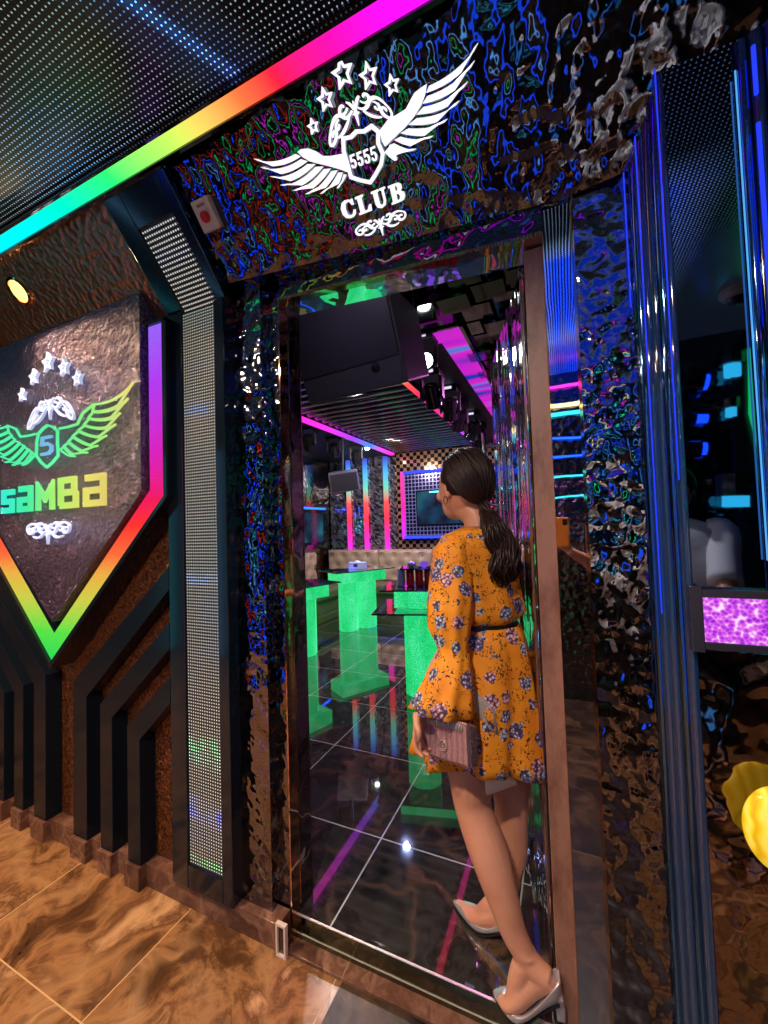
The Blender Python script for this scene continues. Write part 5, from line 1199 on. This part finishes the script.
for s in range(330):
    # start directions on the hairline and scalp
    q = rg.uniform(0, 2*PI); el = rg.uniform(-.15, 1.0)
    if s < 150:   # front hairline fan
        a_ = rg.uniform(-1.3, 1.3); d0 = (fh*(.50*math.cos(a_)+.0)+lh*math.sin(a_)*.85+Z_*(.75*math.cos(a_*.9)+.10+rg.uniform(-.05, .05))).normalized()
    else:
        z0_ = rg.uniform(.05, 1.); d0 = (fh*rg.uniform(-.7, -.15+.6*z0_)+lh*rg.uniform(-1, 1)+Z_*z0_).normalized()
    ang = d0.angle(gd); kk = rg.uniform(.985, 1.035); pts = []; n1 = 12
    wv = rg.uniform(0, 6.28); sw = rg.uniform(-.10, .10); lump = rg.uniform(0, .05) if rg.random() < .5 else 0.
    ax_ = d0.cross(gd); ax_ = ax_.normalized() if ax_.length > 1e-4 else Z_
    for k in range(n1):
        t_ = k/n1; d = (math.sin((1-t_)*ang)*d0+math.sin(t_*ang)*gd)/max(math.sin(ang), 1e-3)
        d = d+ax_*sw*math.sin(PI*t_)+d0.cross(ax_)*0
        puff = 1+.05*math.sin(PI*t_)*max(0, d.z)+(.010+lump*.5)*math.sin(3.2*t_*PI+wv)*math.sin(PI*t_)
        pts.append(onhead(d, kk*puff))
    ox, oy = rg.uniform(-1, 1)*.030, rg.uniform(-1, 1)*.030
    end = rg.uniform(.62, 1.)
    for k in range(1, 15):
        pts.append(tail_pt(k/14*end, ox, oy, wv*.25+ox*20))
    m = len(pts); rad = [.0036*(.5+.5*min(1, k/3))*(1 if k < m-5 else (m-k)/5.+.05) for k in range(m)]
    mbh.tube(pts, rad, 5)
hair = cap.build('hair', M['hair'], wm, smooth=True)
mbh.build('hair_strands', M['hair'], hair, smooth=True)
mb = MB(); 
er = headc+lh*.082-Z_*.040; mb.tube([er+fh*.010*math.cos(a)+Z_*(.013*math.sin(a)) for a in [2*PI*k/16 for k in range(16)]], .0016, 6, closed=True)
mb.build('earring', M['gold'], wm, smooth=True)
# ---- shoes
def sh_mat():
    t = NT('silver_patent'); n = t.n('ShaderNodeTexNoise', {'Vector': t.coord(), 'Scale': 25., 'Detail': 1.})
    t.bsdf(Base_Color=(.74, .71, .78), Roughness=.24, Metallic=.65, Normal=t.bump(n.outputs['Fac'], .4, .004)); return t.m
M['shoe'] = sh_mat()
def shoe(F_, top, tag_):
    ax_ = (F_['heel']-F_['ball']); axh = Vector((ax_.x, ax_.y, 0)).normalized(); sd_ = Vector((-axh.y, axh.x, 0)); toe = F_['toe']-axh*.016
    b, h = F_['ball'], F_['heel']
    # stations from toe to heel: centre of the sole, half width, wall height
    ball0 = Vector((b.x, b.y, RZ+.004)); st = []
    hz_ = h.z-.022
    for t_, wd, ht in ((0, .003, .008), (.06, .012, .014), (.15, .024, .022), (.28, .036, .030), (.40, .039, .028), (.55, .034, .022), (.72, .028, .026), (.88, .029, .046), (.97, .024, .056), (1.0, .012, .056)):
        if t_ <= .36: p = Vector((toe.x, toe.y, RZ+.004)).lerp(ball0, t_/.36)
        else:
            u_ = (t_-.36)/.64; e = Vector((h.x, h.y, hz_))+axh*.028; p = ball0.lerp(e, u_); p.z = ball0.z+(e.z-ball0.z)*(u_*u_*(3-2*u_))
        st.append((p, wd, ht))
    rings_o = []; n = 9
    for j, (p, wd, ht) in enumerate(st):
        closed = j <= 3
        r_ = [p+sd_*wd*.82*s_ for s_ in (-1, -.5, 0, .5, 1)]
        top_ = [(1, .5), (.92, 1.), (.55, 1.0 if not closed else 1.15), (0, 1.25 if closed else .12), (-.55, 1.0 if not closed else 1.15), (-.92, 1.), (-1, .5)]
        if not closed: top_ = [(1.02, .5), (1.0, 1.), (.86, .96), (0, .10), (-.86, .96), (-1.0, 1.), (-1.02, .5)]
        if j >= 8: top_ = [(1.02, .5), (1.0, 1.), (.7, 1.), (0, 1.0), (-.7, 1.), (-1.0, 1.), (-1.02, .5)]
        r_ += [p+sd_*wd*a_+Z_*ht*b_ for a_, b_ in top_]
        rings_o.append(r_)
    sh_ = MB().loft(rings_o).build('shoe', M['shoe'], wm, smooth=True, angle=60, sub=1)
    p, wd, ht = st[8]; bot = Vector((p.x, p.y, RZ+ (.0 if tag_ else .028)))+axh*.002; bz_ = bot.z
    q0 = Vector((p.x, p.y, p.z+.01)); mbx = MB()
    mbx.loft([[q+axh*a_*wx+sd_*b_*wx for a_, b_ in ((-1, -1), (1, -1), (1, 1), (-1, 1))] for q, wx in ((q0-axh*.012, .020), (q0.lerp(bot, .4), .0125), (bot+Z_*.004, .010), (bot, .010))])
    mbx.build('heel', M['shoe'], sh_, bevel=.002)
    sole = MB().loft([[pp+sd_*wd_*.9*s_+Z_*zz for s_, zz in ((-1, 0), (1, 0), (1, -.004), (-1, -.004))] for pp, wd_, _ in st[:9]]); sole.build('sole', M['matte'], sh_)
shoe(fL, None, 0); shoe(fR, None, 1)

# ---- the handbag
def bagm():
    t = NT('rose_metallic_weave'); c = t.coord(scale=(1, 1, 1)); v = t.n('ShaderNodeTexVoronoi', {'Vector': c, 'Scale': 210.}); v.inputs['Randomness'].default_value = .15
    t.bsdf(Base_Color=t.ramp(v.outputs['Distance'], [(0, lin((232, 190, 188))), (.5, lin((186, 136, 140))), (.9, lin((104, 66, 74)))]), Roughness=.34, Metallic=.3, Normal=t.bump(v.outputs['Distance'], .8, -.004)); return t.m
TL, TR, BR, BL = PY(424, 714, 1.115), PY(467, 723, 1.075), PY(469, 769, 1.075), PY(422, 754, 1.115)
gv_ = PY(477, 726, 1.125)-PY(467, 723, 1.075); gvb = PY(478, 766, 1.120)-BR
bg = thing('handbag', 'small rose metallic studded handbag with round initial clasp held by the woman', 'handbag', tuple((BL+BR)/2))
M['bag'] = bagm(); TLb, TRb, BRb, BLb = TL+gv_, TR+gv_, BR+gvb, BL+gvb
MB().add([TL, TR, BR, BL, TLb, TRb, BRb, BLb], [(0, 1, 2, 3), (4, 7, 6, 5), (0, 4, 5, 1), (3, 2, 6, 7), (0, 3, 7, 4), (1, 5, 6, 2)]).build('body', M['bag'], bg, bevel=.004)
nb = (BL-TL).cross(TR-TL).normalized()
if nb.dot(EYE-TL) < 0: nb = -nb
B = lambda u_, v_, h_=0.: (TL.lerp(TR, u_)).lerp(BL.lerp(BR, u_), v_)+nb*h_
MB().prism([B(.005, .02, .005), B(.995, .02, .005), B(1.0, .93, .005), B(.03, .93, .005)], -nb*.004).build('flap', M['bag'], bg, bevel=.0015)
for k in range(15): MB().ell(B(.12+.056*k, .12, .006), .0036, .0036, .0095, ax=(nb, (TR-TL).normalized(), (BL-TL).normalized()), nu=8, nv=6).build('stud', M['palemetal'], bg, smooth=True)
ng = (TRb-TR).cross(BR-TR).normalized(); ng = ng if ng.dot(EYE-TR) > 0 else -ng
def gusm():
    t = NT('silver_snake_gusset'); v = t.n('ShaderNodeTexVoronoi', {'Vector': t.coord(), 'Scale': 170.}); t.bsdf(Base_Color=t.ramp(v.outputs['Distance'], [(0, lin((210, 205, 225))), (.7, lin((110, 100, 130)))]), Roughness=.25, Metallic=.7); return t.m
MB().prism([TR.lerp(TRb, .2)+ng*.004-Z_*.004, TR.lerp(TRb, .85)+ng*.004-Z_*.004, BR.lerp(BRb, .85)+ng*.004+Z_*.003, BR.lerp(BRb, .2)+ng*.004+Z_*.003], -ng*.004).build('gusset', gusm(), bg)
ux, uy = (TR-TL).normalized(), (TL-BL).normalized(); cc = B(.50, .60, .009)
MB().tube([cc+ux*.0125*math.cos(a)+uy*.0145*math.sin(a) for a in [math.radians(50+i*(260/20)) for i in range(21)]], .0014, 6).build('clasp_letter', M['palemetal'], bg, smooth=True)
MB().tube([cc+ux*.001-uy*.010, cc+ux*.001+uy*.010]+[cc+ux*.001+ux*.011*math.sin(a)+uy*.010*math.cos(a) for a in [PI*i/10 for i in range(1, 10)]], .0012, 6, closed=True).build('clasp_letter', M['palemetal'], bg, smooth=True)

# ---- the photographer, only seen mirrored in the polished strips
PO = Vector((.50, -.30, 0))
ph = thing('person', 'dark-haired person in a white shirt photographing with an orange phone, seen in the mirrors', 'person', tuple(PO))
pf = Vector((-.35, .94, 0)).normalized(); pl_ = Vector((-pf.y, pf.x, 0))
mb = MB()
pp = PO+Z_*.92; pn = PO+Z_*1.40; phd = PO+Z_*1.55+pf*.02
smooth_tube(mb, [pp-Z_*.06, pp+Z_*.04, PO+Z_*1.12, PO+Z_*1.28, PO+Z_*1.38], [(.09, .12), (.10, .15), (.085, .125), (.10, .16), (.05, .08)], 20, 5, up=pf)
smooth_tube(mb, [pn-Z_*.04, pn+Z_*.02, phd-Z_*.06], [.055, .048, .05], 14, 4)
mb.ell(phd, .092, .074, .112, ax=(pf, pl_, Z_), nu=24, nv=16); mb.ell(phd+pf*.04-Z_*.06, .045, .048, .05, ax=(pf, pl_, Z_), nu=16, nv=10)
smooth_tube(mb, [phd+pf*.088+Z_*.02, phd+pf*.108-Z_*.02, phd+pf*.088-Z_*.032], [.008, .012, .008], 8, 3)
for sg in (1, -1): mb.ell(phd+pl_*sg*.075, .018, .008, .028, ax=(pf, pl_, Z_), nu=10, nv=8)
grip = Vector((-.035, -.085, 1.315))
for sg, ew in ((1, Vector((.22, -.20, 1.12))), (-1, Vector((.60, -.02, 1.08)))):
    sh0 = PO+Z_*1.34+pl_*sg*.17; wr = grip+Vector((.055, -.02, -.06)) if sg > 0 else Vector((.42, .02, 1.02))
    smooth_tube(mb, [sh0-pl_*sg*.03, sh0, sh0.lerp(ew, .5), ew, ew.lerp(wr, .5), wr], [.042, .048, .042, .037, .034, .024], 14, 4)
    if sg > 0: hand(mb, wr, Vector((-.55, .10, .80)), Vector((.1, .3, .9)), Vector((0, 1, -.1)), .5, .95)
    else: hand(mb, wr, Vector((-.4, .2, -.9)), pf, Vector((-1, 0, 0)), .4, .95)
for sg in (1, -1):
    hp_ = pp+pl_*sg*.08-Z_*.04
    smooth_tube(mb, [hp_, PO+pl_*sg*.09+Z_*.70, PO+pl_*sg*.09+Z_*.48+pf*.01, PO+pl_*sg*.09+Z_*.30, PO+pl_*sg*.09+Z_*.10], [.085, .080, .056, .056, .038], 16, 4)
    smooth_tube(mb, [PO+pl_*sg*.09+Z_*.10-pf*.02, PO+pl_*sg*.09+Z_*.045-pf*.02, PO+pl_*sg*.10+Z_*.035+pf*.09, PO+pl_*sg*.10+Z_*.022+pf*.17], [(.04, .04), (.042, .038), (.032, .042), (.018, .034)], 14, 4)
remeshed('body', mb, .006, M['skin'], ph, 4)
M['shirt'] = plain('white_shirt', lin((225, 228, 232)), .8); M['trouser'] = plain('dark_trousers', lin((30, 32, 44)), .8)
mb = MB().loft([ring(PO+Z_*z_, a_, b_, pl_, pf, 40, z_*9, am) for z_, a_, b_, am in ((1.415, .060, .062, 0), (1.39, .12, .08, 0), (1.35, .185, .105, .01), (1.25, .185, .128, .02), (1.10, .16, .12, .03), (.95, .175, .135, .03), (.86, .180, .140, .03))], caps=False)
o_ = mb.build('shirt', M['shirt'], ph, smooth=True); o_.modifiers.new('sol', 'SOLIDIFY').thickness = .004
for sg, ew in ((1, Vector((.22, -.20, 1.12))), (-1, Vector((.60, -.02, 1.08)))):
    sh0 = PO+Z_*1.34+pl_*sg*.17; mb = MB(); smooth_tube(mb, [sh0-pl_*sg*.05+Z_*.01, sh0, sh0.lerp(ew, .45), sh0.lerp(ew, .80)], [.055, .066, .060, .062], 20, 4); mb.build('sleeve', M['shirt'], ph, smooth=True)
mb = MB()
for sg in (1, -1):
    smooth_tube(mb, [pp+pl_*sg*.07, PO+pl_*sg*.09+Z_*.70, PO+pl_*sg*.09+Z_*.48+pf*.01, PO+pl_*sg*.09+Z_*.12], [(.12, .10), (.095, .095), (.072, .072), (.060, .060)], 20, 4, up=pf)
mb.build('trousers', M['trouser'], ph, smooth=True)
mb = MB().ell(phd-pf*.022+Z_*.022, .098, .088, .112, ax=(pf, pl_, Z_), nu=24, nv=16); mb.ell(phd-pf*.06-Z_*.06, .05, .07, .08, ax=(pf, pl_, Z_), nu=20, nv=12)
mb.build('hair', M['hair'], ph, smooth=True)
tel = thing('phone', 'orange phone held upright by the photographer, seen in the mirror strip', 'phone', (-.03, -.05, 1.26))
pc = Vector((-.030, -.040, 1.365)); fwd = Vector((Fv.x, Fv.y, 0)).normalized(); rt0 = Vector((fwd.y, -fwd.x, 0)); pc = EYE-fwd*.016-rt0*.022-Z_*.055
MB().obox(pc, rt0, fwd, Z_, .039, .0045, .080).build('case', plain('orange_phone_case', lin((240, 140, 50)), .4), tel, bevel=.004)
MB().obox(pc+fwd*.0055+rt0*.020+Z_*.055, rt0, fwd, Z_, .012, .0012, .018).build('camera_block', M['black'], tel)
MB().obox(pc-fwd*.0055, rt0, fwd, Z_, .035, .0006, .074).build('screen', M['glass'], tel)

def spot(name, loc, tgt, power, col, ang, blend=.3):
    l_ = bpy.data.lights.new(name, 'SPOT'); l_.energy = power; l_.color = col; l_.spot_size = math.radians(ang); l_.spot_blend = blend; l_.shadow_soft_size = .01
    o = bpy.data.objects.new(name, l_); COL.objects.link(o); o.location = loc; o.rotation_euler = (Vector(tgt)-Vector(loc)).to_track_quat('-Z', 'Y').to_euler(); return o
for i_, (p, a_) in enumerate((((392, 640), 9), ((376, 629), 5), ((318, 641), 7), ((308, 622), 5))):
    spot('floor_spot', (-1.0, 4.2, 2.35), PZ(*p, RZ), 900, (.03, .06, 1.), a_)
